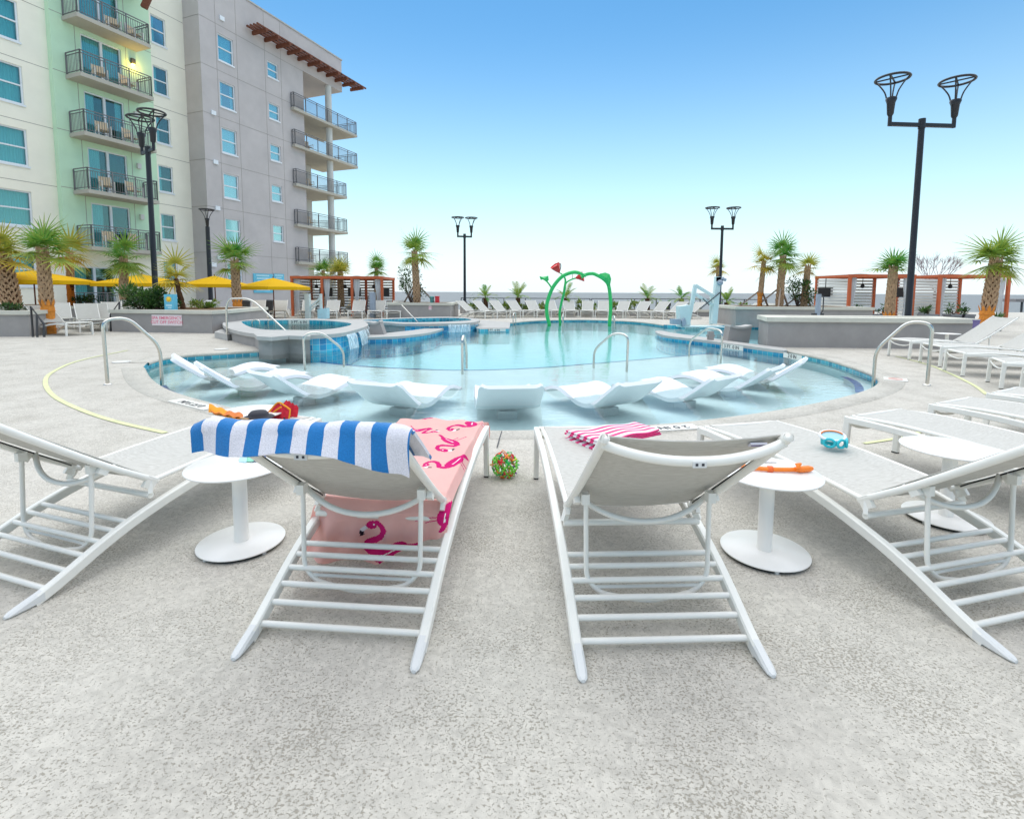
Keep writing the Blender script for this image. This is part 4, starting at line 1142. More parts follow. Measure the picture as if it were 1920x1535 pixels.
# toy ball of hinged rods
bc = G(946, 893, 0) + Vector((0, .0, .088)); rb = .085
tb = thing('toy_ball', (bc.x, bc.y, 0), "multicoloured expanding toy ball on the deck by the flamingo towel", 'toy ball')
bm = bmesh.new(); bmesh.ops.create_icosphere(bm, subdivisions=2, radius=rb)
vs = [v.co.copy() for v in bm.verts]; es = [(e_.verts[0].index, e_.verts[1].index) for e_ in bm.edges]; bm.free()
cols = [M['playgreen'], mat('lime_plastic', (.22, .75, .06), .4), mat('toy_orange', (.9, .22, .02), .4), mat('toy_red', (.75, .03, .04), .4), mat('toy_violet', (.12, .05, .28), .4), mat('toy_yellow', (.85, .55, .04), .4)]
a = MB(); r2 = random.Random(3); up_ = Vector((0, 0, .088))
for i, (p, q) in enumerate(es):
    A, B = vs[p], vs[q]; mid = (A + B) / 2 * r2.choice([1.32, 1.18, .74, .62]); ci = r2.choice([0, 0, 1, 1, 1, 2, 3, 4, 5])
    a.tube([A + up_, mid + up_, B + up_], .0042, 5, ci)
for i, v in enumerate(vs):
    if i % 3 == 2: continue
    ci = r2.choice([1, 1, 0, 2, 3, 2]); a.ball(v * 1.04 + up_, .0105, 4, ci)
    for k in range(3):
        d_ = Vector((r2.uniform(-1, 1), r2.uniform(-1, 1), r2.uniform(-1, 1))).normalized(); d_ = (d_ - v.normalized() * d_.dot(v.normalized())).normalized()
        a.bar(v * 1.08 + up_ - d_ * .024, v * 1.08 + up_ + d_ * .024, .008, .007, ci)
a.build('ball_rods', cols, tb)
# orange snorkel on table 2
zt = .442
tk = thing('snorkel', (G(1455, 876, zt).x, G(1455, 876, zt).y, zt), "orange snorkel lying on the round white side table", 'snorkel')
sp_ = [G(x, y, zt + .014) for x, y in ((1385, 868), (1400, 875), (1430, 878.5), (1462, 880), (1495, 880))]
a = MB(); a.tube(smooth_path(sp_, 5), .0115, 12); a.build('breathing_tube', M['orange'], tk, world=True)
a = MB(); pp = [G(x, y, zt + .016) for x, y in ((1490, 880), (1500, 879.5), (1516, 878.5), (1523, 878))]
a.tube(pp, [.012, .0165, .0165, .010], 12)
e0 = G(1499, 878, zt + .03); a.tube([e0, e0 + Vector((-.004, .01, .016)), e0 + Vector((.014, .012, .020))], [.012, .013, .006], 10)
a.build('splash_valve', M['orange'], tk, world=True)
a = MB(); rr = G(1444, 879, zt + .014); d_ = (sp_[3] - sp_[2]).normalized()
a.tube([rr - d_ * .014, rr - d_ * .011, rr + d_ * .011, rr + d_ * .014], [.0125, .0165, .0165, .0125], 12); a.build('strap_clip', mat('deep_orange_plastic', (.85, .14, .02), .4), tk, world=True)
# white pouch on the same table
q = G(1428, 862, zt); tw = thing('white_pouch', (q.x, q.y, zt), "crumpled white pouch with black mark behind the snorkel on the table", 'pouch')
a = MB(); a.grid(lambda p, q_: (q.x + (p - .5) * .12, q.y + (q_ - .5) * .09, zt + .002 + .035 * math.sin(math.pi * p) * math.sin(math.pi * q_) + .006 * math.sin(p * 17) * math.sin(q_ * 13)), 14, 12, thick=-.0015); a.build('pouch_cloth', M['white'], tw, world=True)
a = MB(); q2 = G(1412, 863, zt + .028); a.ball(q2, .010, 5, 0, (1, .7, .6)); a.build('black_mark', M['ink'], tw, world=True)
# printed paper fan on table 1
q = G(477, 861, zt); tg_ = thing('printed_leaflet', (q.x, q.y, zt), "folded blue and green printed leaflet under the striped towel on the table", 'leaflet')
a = MB()
for k, (x0, x1, mi) in enumerate(((448, 462, 0), (460, 476, 1), (474, 498, 2))):
    A, B = G(x0, 866, zt), G(x1, 868, zt); Cc, D = G(x1 + 2, 858, zt), G(x0 + 3, 858, zt)
    hz = .006 + .006 * k
    a.add([A + Vector((0, 0, .002)), B + Vector((0, 0, hz)), Cc + Vector((0, 0, hz + .012)), D + Vector((0, 0, .012)),
           A + Vector((0, 0, .0005)), B + Vector((0, 0, hz - .0015)), Cc + Vector((0, 0, hz + .0105)), D + Vector((0, 0, .0105))], [(0, 1, 2, 3), (7, 6, 5, 4), (0, 4, 5, 1), (1, 5, 6, 2), (2, 6, 7, 3), (3, 7, 4, 0)], mi)
a.build('paper_panel', [M['posterlt'], mat('leaf_print', (.25, .62, .45), .6), mat('navy_print', (.02, .06, .25), .6)], tg_, world=True)
# diving mask on lounger 4
zs = .405; q = G(1561, 836, zs)
tm = thing('diving_mask', (q.x, q.y, zs), "diving mask with white and orange rim and teal rubber skirt", 'diving mask', rz=R(-12))
nrm = Vector((.05, -.50, .86)).normalized(); ex = Vector((1, .06, 0)).normalized(); ey = nrm.cross(ex).normalized(); cc = Vector((0, .01, .062))
def oval(a_, rx, ry, o_): 
    return cc + ex * math.cos(a_) * rx + ey * (math.sin(a_) * ry - (.016 * max(0, math.cos(a_ + 1.57)) ** 3 if False else 0)) + nrm * o_
a = MB(); a.tube([oval(2 * math.pi * k / 28, .072, .043, 0) for k in range(28)], .0085, 8, closed=True); a.build('rim', M['plastic'], tm)
a = MB(); a.tube([oval(R(20) + math.pi * .8 * k / 14, .066, .038, .006) for k in range(15)], .0045, 6); a.build('orange_trim', M['orange'], tm)
a = MB(); a.add([oval(2 * math.pi * k / 28, .068, .040, .001) for k in range(28)] + [oval(2 * math.pi * k / 28, .068, .040, -.003) for k in range(28)], [tuple(range(28)), tuple(range(28, 56))[::-1]] + [(i, i + 28, (i + 1) % 28 + 28, (i + 1) % 28) for i in range(28)]); a.build('lens', M['lens'], tm)
a = MB()
a.grid(lambda p, q_: oval(2 * math.pi * p, .068 - .020 * q_ + .006 * math.sin(p * 37.7) * q_, .040 - .008 * q_, -.004 - .052 * q_ - .01 * math.sin(p * 25) * q_), 36, 6, 0, True, thick=.002); a.build('skirt', M['tealrub'], tm)
a = MB()
for k, (ox, oy, rz_) in enumerate(((.035, -.035, .5), (-.03, -.03, -.4), (.075, -.005, 1.2))):
    a.tube([Vector((ox + .030 * math.cos(t_) * math.cos(rz_), oy + .030 * math.cos(t_) * math.sin(rz_), .026 + .024 * math.sin(t_))) for t_ in [2 * math.pi * q_ / 16 for q_ in range(16)]], .0085, 6, closed=True)
a.build('strap', M['tealrub'], tm)
# things on the back table
zt4 = .442
def cloth_flap(pts, h, m_, parent, name, seed=0):
    a = MB(); A, B, Cc, D = pts
    def fn(p, q_):
        v = (A * (1 - p) + B * p) * (1 - q_) + (D * (1 - p) + Cc * p) * q_
        v = v.copy(); v.z += h * math.sin(math.pi * min(1, q_ * 1.1)) * (.5 + .5 * math.cos(p * 5 + seed)) + .006 * math.sin(p * 21 + seed) ; return v
    a.grid(fn, 18, 10, 0, True, thick=.003); return a.build(name, m_, parent, world=True)
q = G(425, 775, zt4); o1 = thing('orange_pouch', (q.x, q.y, zt4), "orange fabric pouch with forked end on the back side table", 'pouch')
Yt = T4.location.y
cloth_flap([G(391, 773, zt4 + .01), G(455, 786, zt4 + .01), P(455, 779, Yt + .02), P(392, 757, Yt + .02)], .012, M['bagor'], o1, 'pouch_side')
cloth_flap([G(396, 772, zt4 + .02), G(455, 784, zt4 + .015), P(458, 777, Yt + .12), P(396, 762, Yt + .1)], .02, mat('dark_orange_cloth', (.60, .16, .02), .8), o1, 'pouch_lining', 2)
a = MB(); a.tube([G(452, 784, zt4 + .02), G(466, 786, zt4 + .015)], .008, 8); a.build('tie', M['straw'], o1, world=True)
q = G(485, 784, zt4); o2 = thing('sun_hat', (q.x, q.y, zt4), "black straw hat lying between the orange pouch and red bag", 'hat')
a = MB(); a.lathe([(.001, .055), (.05, .052), (.066, .035), (.07, .016), (.10, .012), (.105, .009), (.07, .010), (.062, .03), (.001, .048)], n=28); a.build('hat_body', M['hat'], o2)
q = G(522, 780, zt4); o3 = thing('beach_bag', (q.x, q.y, zt4), "red beach bag with orange edging on the back side table", 'bag')
Yb = T4.location.y - .02
bag = [P(490, 790, Yb), P(541, 788, Yb - .03), P(544, 768, Yb), P(521, 755, Yb + .03)]
cloth_flap([bag[0], bag[1], bag[2], bag[3]], .018, M['bagred'], o3, 'bag_side')
cloth_flap([p + Vector((.02, .10, 0)) for p in bag], -.012, M['bagred'], o3, 'bag_side', 3)
a = MB(); a.tube(smooth_path([bag[0], P(505, 772, Yb + .01), bag[3], P(534, 761, Yb + .02), bag[2]], 4), .007, 6)
a.tube(smooth_path([P(502, 784, Yb - .02), P(515, 771, Yb), P(527, 763, Yb - .01)], 4), .006, 6); a.tube([bag[2], P(543, 778, Yb - .02), bag[1]], .006, 6)
a.build('edging', M['bagor'], o3, world=True)
a = MB(); 
for x, y in ((508, 786), (516, 785), (526, 786), (533, 784)): a.ball(P(x, y, Yb - .04), .008, 5)
a.build('bead_trim', M['hat'], o3, world=True)

# =================================================================== HANDRAILS
HR = 'stainless steel grab rails round the pools'
def handrail(A, B, hA, hB, label, r=.024, flat=.42, lean=0.0, flange=True):
    """A is the tall side; then a sloping hand hold down to B"""
    A, B = Vector(A), Vector(B); dv = Vector((B.x - A.x, B.y - A.y, 0)); L = dv.length; dv.normalize()
    t = thing('handrail', A, label, 'handrail', HR)
    def q(s, z): return Vector((dv.x * s * L, dv.y * s * L, z - A.z))
    pts = rounded([q(0, A.z), q(-.02, A.z + hA), q(flat, A.z + hA + .02), q(1, B.z + hB), q(1, B.z)], .17, 6)
    a = MB(); a.tube(pts, r, 14); a.build('rail_tube', M['chrome'], t)
    if flange:
        a = MB(); a.lathe([(r * 1.0, .022), (r * 1.5, .018), (r * 2.1, .004), (r * 2.1, 0)], n=20); a.build('flange', M['chrome'], t)
    return t
def hpx(a_, b_, za, zb): return G(*a_, za), G(*b_, zb)
A, B = hpx((202, 721), (304, 723), 0, -.12); handrail(A, B, .93, .62, "left deck grab rail of bent steel tube in front of the emergency sign")
A, B = hpx((1738, 722), (1637, 727), 0, -.12); handrail(A, B, .92, .60, "right deck grab rail of bent steel tube in front of the long planter wall")
A, B = hpx((572, 694), (645, 688), -.12, -.12); handrail(A, B, .68, .34, "steel grab rail standing in the water before the hot tub waterfall", flange=False, r=.022)
A, B = hpx((867, 702), (875, 691), -.12, -.12); handrail(A, B, .66, .40, "steel grab rail seen end-on in the middle of the pool", flange=False, r=.022)
A, B = hpx((1175, 697), (1113, 690), -.12, -.12); handrail(A, B, .69, .36, "steel grab rail in the water between the second and third right-hand in-pool loungers", flange=False, r=.022)
A, B = hpx((1351, 681), (1292, 668), -.12, -.12); handrail(A, B, .69, .36, "steel grab rail in the water before the lagoon wall on the right", flange=False, r=.022)
sA = G(426, 627, .17); sB = G(536, 619, .10)
t = thing('handrail', sA, "long sloping steel rail leading from the step into the hot tub", 'handrail', HR)
Ys = sA.y
a = MB(); a.tube([p - sA for p in rounded([sA, P(424, 575, Ys), P(430, 560, Ys), P(470, 559, Ys - .1), P(536, 621, Ys - .3)], .35, 6)], .026, 12); a.build('rail_tube', M['chrome'], t)
sA = P(782, 603, 21.0); sB = P(753, 572, 21.4)
t = thing('handrail', sA, "thin straight steel rail leaning over the low raised pool", 'handrail', HR)
a = MB(); a.tube([(0, 0, -.3), (0, 0, 0), sB - sA], .026, 10); a.build('rail_tube', M['chrome'], t)
for i, (x, yb, yt) in enumerate(((962, 611, 588), (1055, 613, 590), (1152, 616, 593))):
    b_ = G(x, yb, -.1); tp_ = P(x, yt, b_.y)
    t = thing('handrail', b_, ["slim upright rail in the shallow end, left of the green arch", "slim upright rail in the shallow end under the green arch", "slim upright rail in the shallow end, right of the green arch"][i], 'handrail', HR)
    a = MB(); a.tube(rounded([(0, 0, -.3), (0, 0, tp_.z - b_.z), (.12, .9, tp_.z - b_.z), (.12, .9, -.3)], .2, 5), .022, 8); a.build('rail_tube', M['chrome'], t)
# small spa ring rails
for i, x in enumerate((480, 510)):
    c = G(x, 614, .2)
    t = thing('handrail', c, "small chrome hoop rail inside the hot tub, %s one" % ('left' if i == 0 else 'right'), 'handrail', HR)
    a = MB(); a.tube(rounded([(-.12, 0, -.3), (-.12, 0, .24), (.12, 0, .24), (.12, 0, -.3)], .12, 6), .02, 8); a.build('rail_tube', M['chrome'], t)

# =================================================================== IN-POOL LOUNGERS
def make_float():
    t = thing('pool_lounger', (0, 0, 0), 'x', 'pool lounger')
    prof = [(0, .23), (.13, .125), (.29, .0), (.43, -.10), (.58, -.15), (.74, -.145), (.92, -.09), (1.10, -.035), (1.25, -.02), (1.40, -.04), (1.56, -.09), (1.70, -.12)]
    ps = smooth_path([(0, u, z) for u, z in prof], 3); n_ = len(ps)
    a = MB()
    def fn(p, q_):
        f = q_ * (n_ - 1); i = min(int(f), n_ - 2); v = ps[i].lerp(ps[i + 1], f - i)
        hw = .40 - .02 * math.cos(q_ * math.pi * 2) * .5
        x = (p - .5) * 2 * hw
        e_ = abs(p - .5) * 2; lift = .022 * max(0, (e_ - .8) / .2) ** 2
        rc = min(q_, 1 - q_) / .05
        if rc < 1: x *= 1 - .10 * (1 - rc) ** 2
        return Vector((x, v.y, v.z + lift))
    a.grid(fn, 20, n_ * 2, thick=.05); a.build('shell', M['plastic'], t)
    b2 = MB(); 
    b2.grid(lambda p, q_: Vector(((p - .5) * .26, .52 + q_ * .20, 0)) + Vector((0, 0, -.22)), 2, 2, thick=.14)
    b2.build('foot_block', M['plastic'], t)
    return t
FL = make_float(); FG = 'white moulded loungers standing on the shallow pool ledge'
fl = [(-5.75, 8.45, -57, "white in-pool lounger farthest left, behind the left deck grab rail"), (-4.75, 7.55, -52, "white in-pool lounger second from the left edge of the pool"),
      (-3.45, 6.85, -36, "white in-pool lounger behind the orange pouch table"), (-1.72, 6.15, -21, "white in-pool lounger right behind the blue striped towel"),
      (.0, 5.98, 6, "white in-pool lounger in the middle, behind the gap between two deck loungers"), (1.62, 6.28, 30, "white in-pool lounger behind the pink striped towel"),
      (2.92, 6.75, 38, "white in-pool lounger third from the right end of the arc"), (4.05, 7.62, 46, "white in-pool lounger second from the right end of the arc"),
      (4.95, 8.45, 54, "white in-pool lounger at the right end of the arc")]
for x, y, ph, lb in fl: place(FL, used, (x, y, 0), R(ph), lb, FG)

# =================================================================== HOTEL BUILDING
BA = R(21); BD = Vector((math.sin(BA), math.cos(BA), 0)); BN = Vector((BD.y, -BD.x, 0)); BO = Vector((-18.9, 33.5, 0))
def B(t, n_, z): return BO + BD * t + BN * n_ + Vector((0, 0, z))
hotel = thing('hotel_building', B(0, -4, 0), "large stepped hotel block with cream, mint green and lilac grey walls and balconies", 'building')
UZ = Vector((0, 0, 1))
def bbox(m_, t0, t1, n0, n1, z0, z1, mi=0):
    m_.obox(B((t0 + t1) / 2, (n0 + n1) / 2, (z0 + z1) / 2), BD * (t1 - t0) / 2, BN * (n1 - n0) / 2, UZ * (z1 - z0) / 2, mi)
def facade(m_, t0, t1, z0, z1, n0, holes, rev=.14):
    """wall face at n0 with openings (ta,tb,za,zb) and their reveals"""
    ts_ = sorted({t0, t1, *[h for q_ in holes for h in q_[:2]]}); zs_ = sorted({z0, z1, *[h for q_ in holes for h in q_[2:]]})
    for i in range(len(ts_) - 1):
        for j in range(len(zs_) - 1):
            tc_, zc_ = (ts_[i] + ts_[i + 1]) / 2, (zs_[j] + zs_[j + 1]) / 2
            if any(h[0] < tc_ < h[1] and h[2] < zc_ < h[3] for h in holes): continue
            m_.add([B(ts_[i], n0, zs_[j]), B(ts_[i + 1], n0, zs_[j]), B(ts_[i + 1], n0, zs_[j + 1]), B(ts_[i], n0, zs_[j + 1])], [(0, 1, 2, 3)])
    for ta, tb, za, zb in holes:
        c = [(ta, za), (tb, za), (tb, zb), (ta, zb)]
        for i in range(4):
            (p, q), (r_, s2) = c[i], c[(i + 1) % 4]
            m_.add([B(p, n0, q), B(r_, n0, s2), B(r_, n0 - rev, s2), B(p, n0 - rev, q)], [(0, 1, 2, 3)])
def window(ta, tb, za, zb, n0, cur='full', bars='h', label=None, name='window'):
    """white frame, glass, curtain and the dark room behind"""
    fr = MB(); w2 = .07; nb, nf = n0 - .14, n0 - .055
    bbox(fr, ta - .04, tb + .04, n0 + .003, n0 + .05, za - .09, za - .002)      # sill
    for q_ in ((ta, ta + w2, za, zb), (tb - w2, tb, za, zb), (ta + w2, tb - w2, za, za + w2), (ta + w2, tb - w2, zb - w2, zb)):
        bbox(fr, q_[0], q_[1], nb, nf, q_[2], q_[3])
    zm = (za + zb) / 2; tm_ = (ta + tb) / 2
    if bars == 'h': bbox(fr, ta + w2, tb - w2, nb, nf - .01, zm - .035, zm + .035)
    if bars == 'v': bbox(fr, tm_ - .06, tm_ + .06, nb, nf + .02, za + w2, zb - w2)
    o = fr.build(name, M['winframe'], hotel, world=True)
    g = MB(); bbox(g, ta + w2, tb - w2, nb + .02, nb + .03, za + w2, zb - w2); g.build('pane', M['pane'], o, world=False)
    for v in range(0): pass
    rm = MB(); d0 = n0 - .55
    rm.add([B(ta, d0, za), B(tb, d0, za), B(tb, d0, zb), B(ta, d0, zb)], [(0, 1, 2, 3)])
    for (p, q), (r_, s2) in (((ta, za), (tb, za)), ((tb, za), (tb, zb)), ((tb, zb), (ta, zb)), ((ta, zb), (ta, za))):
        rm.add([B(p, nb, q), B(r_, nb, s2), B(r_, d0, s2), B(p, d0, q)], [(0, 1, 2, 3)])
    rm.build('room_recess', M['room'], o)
    spans = {'full': [(ta + .03, tb - .03)], 'left': [(ta + .03, ta + (tb - ta) * .36)], 'both': [(ta + .03, ta + (tb - ta) * .3), (tb - (tb - ta) * .18, tb - .03)], 'none': []}[cur]
    if spans:
        c = MB()
        for p, q in spans:
            k = int((q - p) * 26) + 2
            c.grid(lambda a_, b_: B(p + (q - p) * a_, n0 - .26 + .025 * math.sin(a_ * k * 2.2) + .01 * math.sin(a_ * k * 5.1), za + .02 + (zb - za - .04) * b_), k * 3, 1, thick=.006)
        c.build('curtain', M['curtain'], o)
    # shift children: meshes were written in world coordinates
    for ch in kids(o):
        ch.data.transform(Matrix.Translation(-hotel.location))
    return o
FLZ = [15.05, 12.22, 9.35, 6.48, 3.60, .6]         # floor slab tops of five storeys
jn = MB()
# --- lilac grey wing
big_w = [(0.0, 1.14, 16.10 - 2.885 * k, 17.75 - 2.91 * k) for k in range(6)]
small_w = [(3.92, 4.88, 16.62 - 2.91 * k, 17.70 - 2.88 * k) for k in range(5)]
g = MB()
facade(g, -1.24, 7.33, -.2, 18.3, 0, big_w + small_w)
facade(g, -1.24, 11.84, 18.3, 20.9, 0, [])
g.add([B(-1.24, 0, -.2), B(-1.24, 0, 20.9), B(-1.24, -2.5, 20.9), B(-1.24, -2.5, -.2)], [(0, 1, 2, 3)])
g.add([B(7.33, 0, -.2), B(7.33, -9, -.2), B(7.33, -9, 18.3), B(7.33, 0, 18.3)], [(0, 1, 2, 3)])
bbox(g, -1.24, 11.84, -9, -.003, 20.7, 20.89)
g.add([B(11.84, 0, 18.3), B(11.84, -9, 18.3), B(11.84, -9, 20.9), B(11.84, 0, 20.9)], [(0, 1, 2, 3)])
g.add([B(7.33, 0, 18.3), B(11.84, 0, 18.3), B(11.84, -9, 18.3), B(7.33, -9, 18.3)], [(0, 1, 2, 3)])
g.build('grey_wall', M['lilac'], hotel, world=True)
a = MB(); bbox(a, -1.3, 11.9, -.25, .05, 20.9, 21.0); a.build('parapet_cap', M['conc'], hotel, world=True)
for i, h in enumerate(big_w): window(*h, 0, ['full', 'both', 'full', 'full', 'full', 'left'][i])
for h in small_w: window(*h, 0, 'full')
for z in (18.25, 15.42, 12.5, 9.6, 6.7, 3.8): bbox(jn, -1.24, 7.33, .001, .006, z - .012, z + .012); jn.obox(B(-1.246, -.7, z), BD * .005, BN * .7, UZ * .012)
for t_ in (-.12, 1.4, 3.7, 5.15): bbox(jn, t_ - .012, t_ + .012, .001, .005, 2.0, 20.8)
# --- corner balconies
def balcony(t0, t1, n0, n1, zt, thick=.20, rail=True, posts=5, back=False, sides=(1, 1)):
    sl = MB(); bbox(sl, t0, t1, n0, n1, zt - thick, zt)
    o = sl.build('balcony', M['soffit'], hotel, world=True)
    r_ = MB(); zr = zt + 1.08; nf = n1 - .06
    runs = [((t0 + .06, nf), (t1 - .06, nf))]
    if sides[0]: runs.append(((t0 + .06, n0 + .02), (t0 + .06, nf)))
    if sides[1]: runs.append(((t1 - .06, n0 + .02), (t1 - .06, nf)))
    for (ta, na), (tb, nb) in runs:
        L = math.hypot(tb - ta, nb - na)
        for z, h in ((zr, .045), (zr - .13, .03), (zt + .10, .03)):
            r_.bar(B(ta, na, z), B(tb, nb, z), .045, h)
        k = max(1, round(L / 1.25))
        for i in range(k + 1):
            f = i / k; r_.bar(B(ta + (tb - ta) * f, na + (nb - na) * f, zt), B(ta + (tb - ta) * f, na + (nb - na) * f, zr), .05, .05, 0, tuple(BD))
        k = max(2, round(L / .115))
        for i in range(1, k):
            f = i / k; r_.bar(B(ta + (tb - ta) * f, na + (nb - na) * f, zt + .10), B(ta + (tb - ta) * f, na + (nb - na) * f, zr - .13), .018, .018, 0, tuple(BD))
    rr = r_.build('railing', M['railgrey'], o); rr.data.transform(Matrix.Translation(-hotel.location))
    return o
cz = [15.12, 12.42, 9.52, 6.48, 3.62]
for k, z in enumerate(cz):
    t1 = 13.3 if k < 2 else 11.75
    if k == 0: pass
    o = balcony(5.95, t1, .02, .36, z, sides=(1, 0))
    sl = MB(); bbox(sl, 7.34, t1, -3.6, .019, z - .20, z - .001)
    p = sl.build('slab', M['soffit'], o); p.data.transform(Matrix.Translation(-hotel.location))
    er = MB()
    for zz in (z + 1.08, z + .95, z + .10): er.bar(B(t1 - .06, .3, zz), B(t1 - .06, -3.5, zz), .04, .035)
    for i in range(34): er.bar(B(t1 - .06, .3 - i * .115, z + .1), B(t1 - .06, .3 - i * .115, z + .95), .018, .018, 0, tuple(BD))
    q = er.build('end_railing', M['railgrey'], o); q.data.transform(Matrix.Translation(-hotel.location))
    dr = MB(); bbox(dr, 7.345, 7.36, -1.6, -.5, z, z + 2.1); dd = dr.build('door', M['tv'], o); dd.data.transform(Matrix.Translation(-hotel.location))
def column(t_, n_, r_, z0, z1):
    a = MB(); zs_ = [z0, z1]; c = B(t_, n_, 0)
    a.lathe([(r_, z0), (r_, z1)], c, 20); return a.build('column', M['colwhite'], hotel, world=True)
column(10.4, -.25, .26, 0, 18.3); 
a = MB(); bbox(a, 10.6, 11.2, -3.5, -3.0, 0, 12.3); a.build('column', M['colwhite'], hotel, world=True)
# --- pergola of brown beams under the parapet
pg_ = MB()
for i in range(11):
    t_ = 2.75 + i * 1.03; pg_.obox(B(t_, .60, 18.95), BD * .07, BN * .68, UZ * .12)
for n_ in (.18, .48, .78, 1.08):
    for i in range(11):
        t_ = 2.75 + i * 1.03; pg_.obox(B(t_ + .0, n_, 19.13), BD * .62, BN * .055, UZ * .055)
pg_.build('pergola', M['wood'], hotel, world=True)
for (t_, z) in ((.35, 18.75), (-.55, 12.6), (-.55, 9.55), (-.55, 6.65), (-.55, 3.5), (-1.0, 3.0)):
    a = MB(); bbox(a, t_ - .16, t_ + .16, .002, .09, z - .13, z + .13); a.build('vent', M['winframe'], hotel, world=True)
# --- cream wing and green bay
cn, gn = -1.40, -1.08
lw = [(-11.2, -9.54, 13.12 - 2.9 * k, 14.97 - 2.95 * k) for k in range(-1, 5)]
rw = [(-3.26, -2.37, 15.98 - 2.885 * k, 17.58 - 2.89 * k) for k in range(6)]
g = MB()
gd = [(-8.0, -6.0, .35, 2.6)]
facade(g, -12.5, -8.45, -.2, 24, cn, lw)
facade(g, -8.45, -3.55, -.2, 3.4, cn, gd)
facade(g, -3.55, -1.0, -.2, 24, cn, rw)
g.build('cream_wall', M['cream'], hotel, world=True)
g = MB(); doors = [(-7.15, -5.2, FLZ[k] + .02, FLZ[k] + 2.40) for k in range(5)] + [(-7.15, -5.2, 17.95, 20.3)]
facade(g, -8.45, -3.55, 3.4, 24, gn, doors)
g.add([B(-8.45, cn, 3.4), B(-8.45, gn, 3.4), B(-8.45, gn, 24), B(-8.45, cn, 24)], [(0, 1, 2, 3)])
g.add([B(-3.55, cn, 3.4), B(-3.55, gn, 3.4), B(-3.55, gn, 24), B(-3.55, cn, 24)], [(0, 1, 2, 3)])
g.add([B(-8.45, cn, 3.4), B(-3.55, cn, 3.4), B(-3.55, gn, 3.4), B(-8.45, gn, 3.4)], [(0, 1, 2, 3)])
g.build('green_wall', M['green'], hotel, world=True)
for i, h in enumerate(lw): window(*h, cn, 'full')
for i, h in enumerate(rw): window(*h, cn, 'left')
for i, h in enumerate(doors): window(*h, gn, ['full', 'full', 'both', 'left', 'left', 'full'][i], 'v', name='balcony_door')
window(*gd[0], cn, 'left', 'v', name='balcony_door')
for z in (FLZ[0] + 2.9, FLZ[0] + .1, FLZ[1] + .1, FLZ[2] + .1, FLZ[3] + .1):
    bbox(jn, -12.5, -8.46, cn + .001, cn + .005, z - .012, z + .012); bbox(jn, -3.54, -1.25, cn + .001, cn + .005, z - .012, z + .012); bbox(jn, -8.45, -3.55, gn + .001, gn + .005, z - .012, z + .012)
for t_ in (-7.4, -4.95): bbox(jn, t_ - .012, t_ + .012, gn + .001, gn + .004, 3.5, 22)
jn.build('wall_joints', M['joint'], hotel, world=True)
for k in range(5):
    balcony(-7.93, -4.35, gn + .01, .14, FLZ[k])
balcony(-7.93, -4.35, gn + .01, .14, 17.93)
o = balcony(-8.2, -4.9, cn + .02, -.3, .12, thick=.1)
# brown roof strut at the top
p, q = B(-4.6, .1, 16.9), B(-3.9, .9, 19.5)
a = MB(); a.bar(p, q, .22, .30); a.build('roof_strut', M['wood'], hotel, world=True)
# wall lamps, one of them lit
for k in range(4):
    z = FLZ[k] + (1.95 if k else 1.9)
    if k == 0: z = FLZ[1] + 1.95
for k, z in enumerate((FLZ[1] + 1.98, FLZ[2] + 1.95, FLZ[3] + 1.95, FLZ[4] + 1.95)):
    a = MB(); bbox(a, -4.72, -4.52, gn + .003, gn + .14, z - .13, z + .17); wlp = a.build('wall_lamp', M['dark'] if k == 0 else M['colwhite'], hotel, world=True)
    if k == 0:
        a = MB(); bbox(a, -4.70, -4.54, gn + .02, gn + .125, z - .15, z - .131); a2 = a.build('lamp_glow', M['lit'], wlp); a2.data.transform(Matrix.Translation(-hotel.location))
ll = bpy.data.lights.new('wall_lamp_light', 'POINT'); ll.energy = 9; ll.color = (1, .62, .08); ll.shadow_soft_size = .04
lo = bpy.data.objects.new('wall_lamp_light', ll); COL.objects.link(lo); lo.location = B(-4.62, gn + .28, FLZ[1] + 1.72)
# balcony chairs
def make_chair():
    t = thing('balcony_chair', (0, 0, 0), 'x', 'chair'); a = MB()
    for sx in (-1, 1):
        a.bar((sx * .27, .25, 0), (sx * .27, .25, .62), .04, .04); a.bar((sx * .27, -.25, 0), (sx * .27, -.33, .95), .04, .04); a.bar((sx * .27, -.27, .60), (sx * .27, .27, .62), .05, .03)
    a.build('chair_frame', M['frame'], t)
    a = MB(); a.grid(lambda p, q: (-.25 + .5 * p, .24 - .46 * q, .40 - .03 * q), 2, 2, thick=.02); a.build('seat_sling', M['sling_beige'], t)
    a = MB(); a.grid(lambda p, q: (-.25 + .5 * p, -.23 - .09 * q, .40 + .52 * q), 2, 2, thick=.02); a.build('backrest_sling', M['sling_beige'], t)
    return t
CH = make_chair()
floorname = ['top', 'second highest', 'third highest', 'fourth highest', 'lowest']
for k in range(5):
    for j, t_ in enumerate((-6.7, -5.3) if k else (-5.9, -4.8)):
        place(CH, used, B(t_, -.45, FLZ[k]), R(-90) - BA + R(15 * (j * 2 - 1)), "beige sling chair on the %s green-bay balcony, %s one" % (floorname[k], 'left' if j == 0 else 'right'), 'balcony chairs')
for k in range(1, 5):
    place(CH, used, B(8.2, -.5, cz[k]), R(-100) - BA, "sling chair on the %s corner balcony of the grey wing" % ['', 'second highest', 'third highest', 'fourth highest', 'lowest'][k], 'balcony chairs')

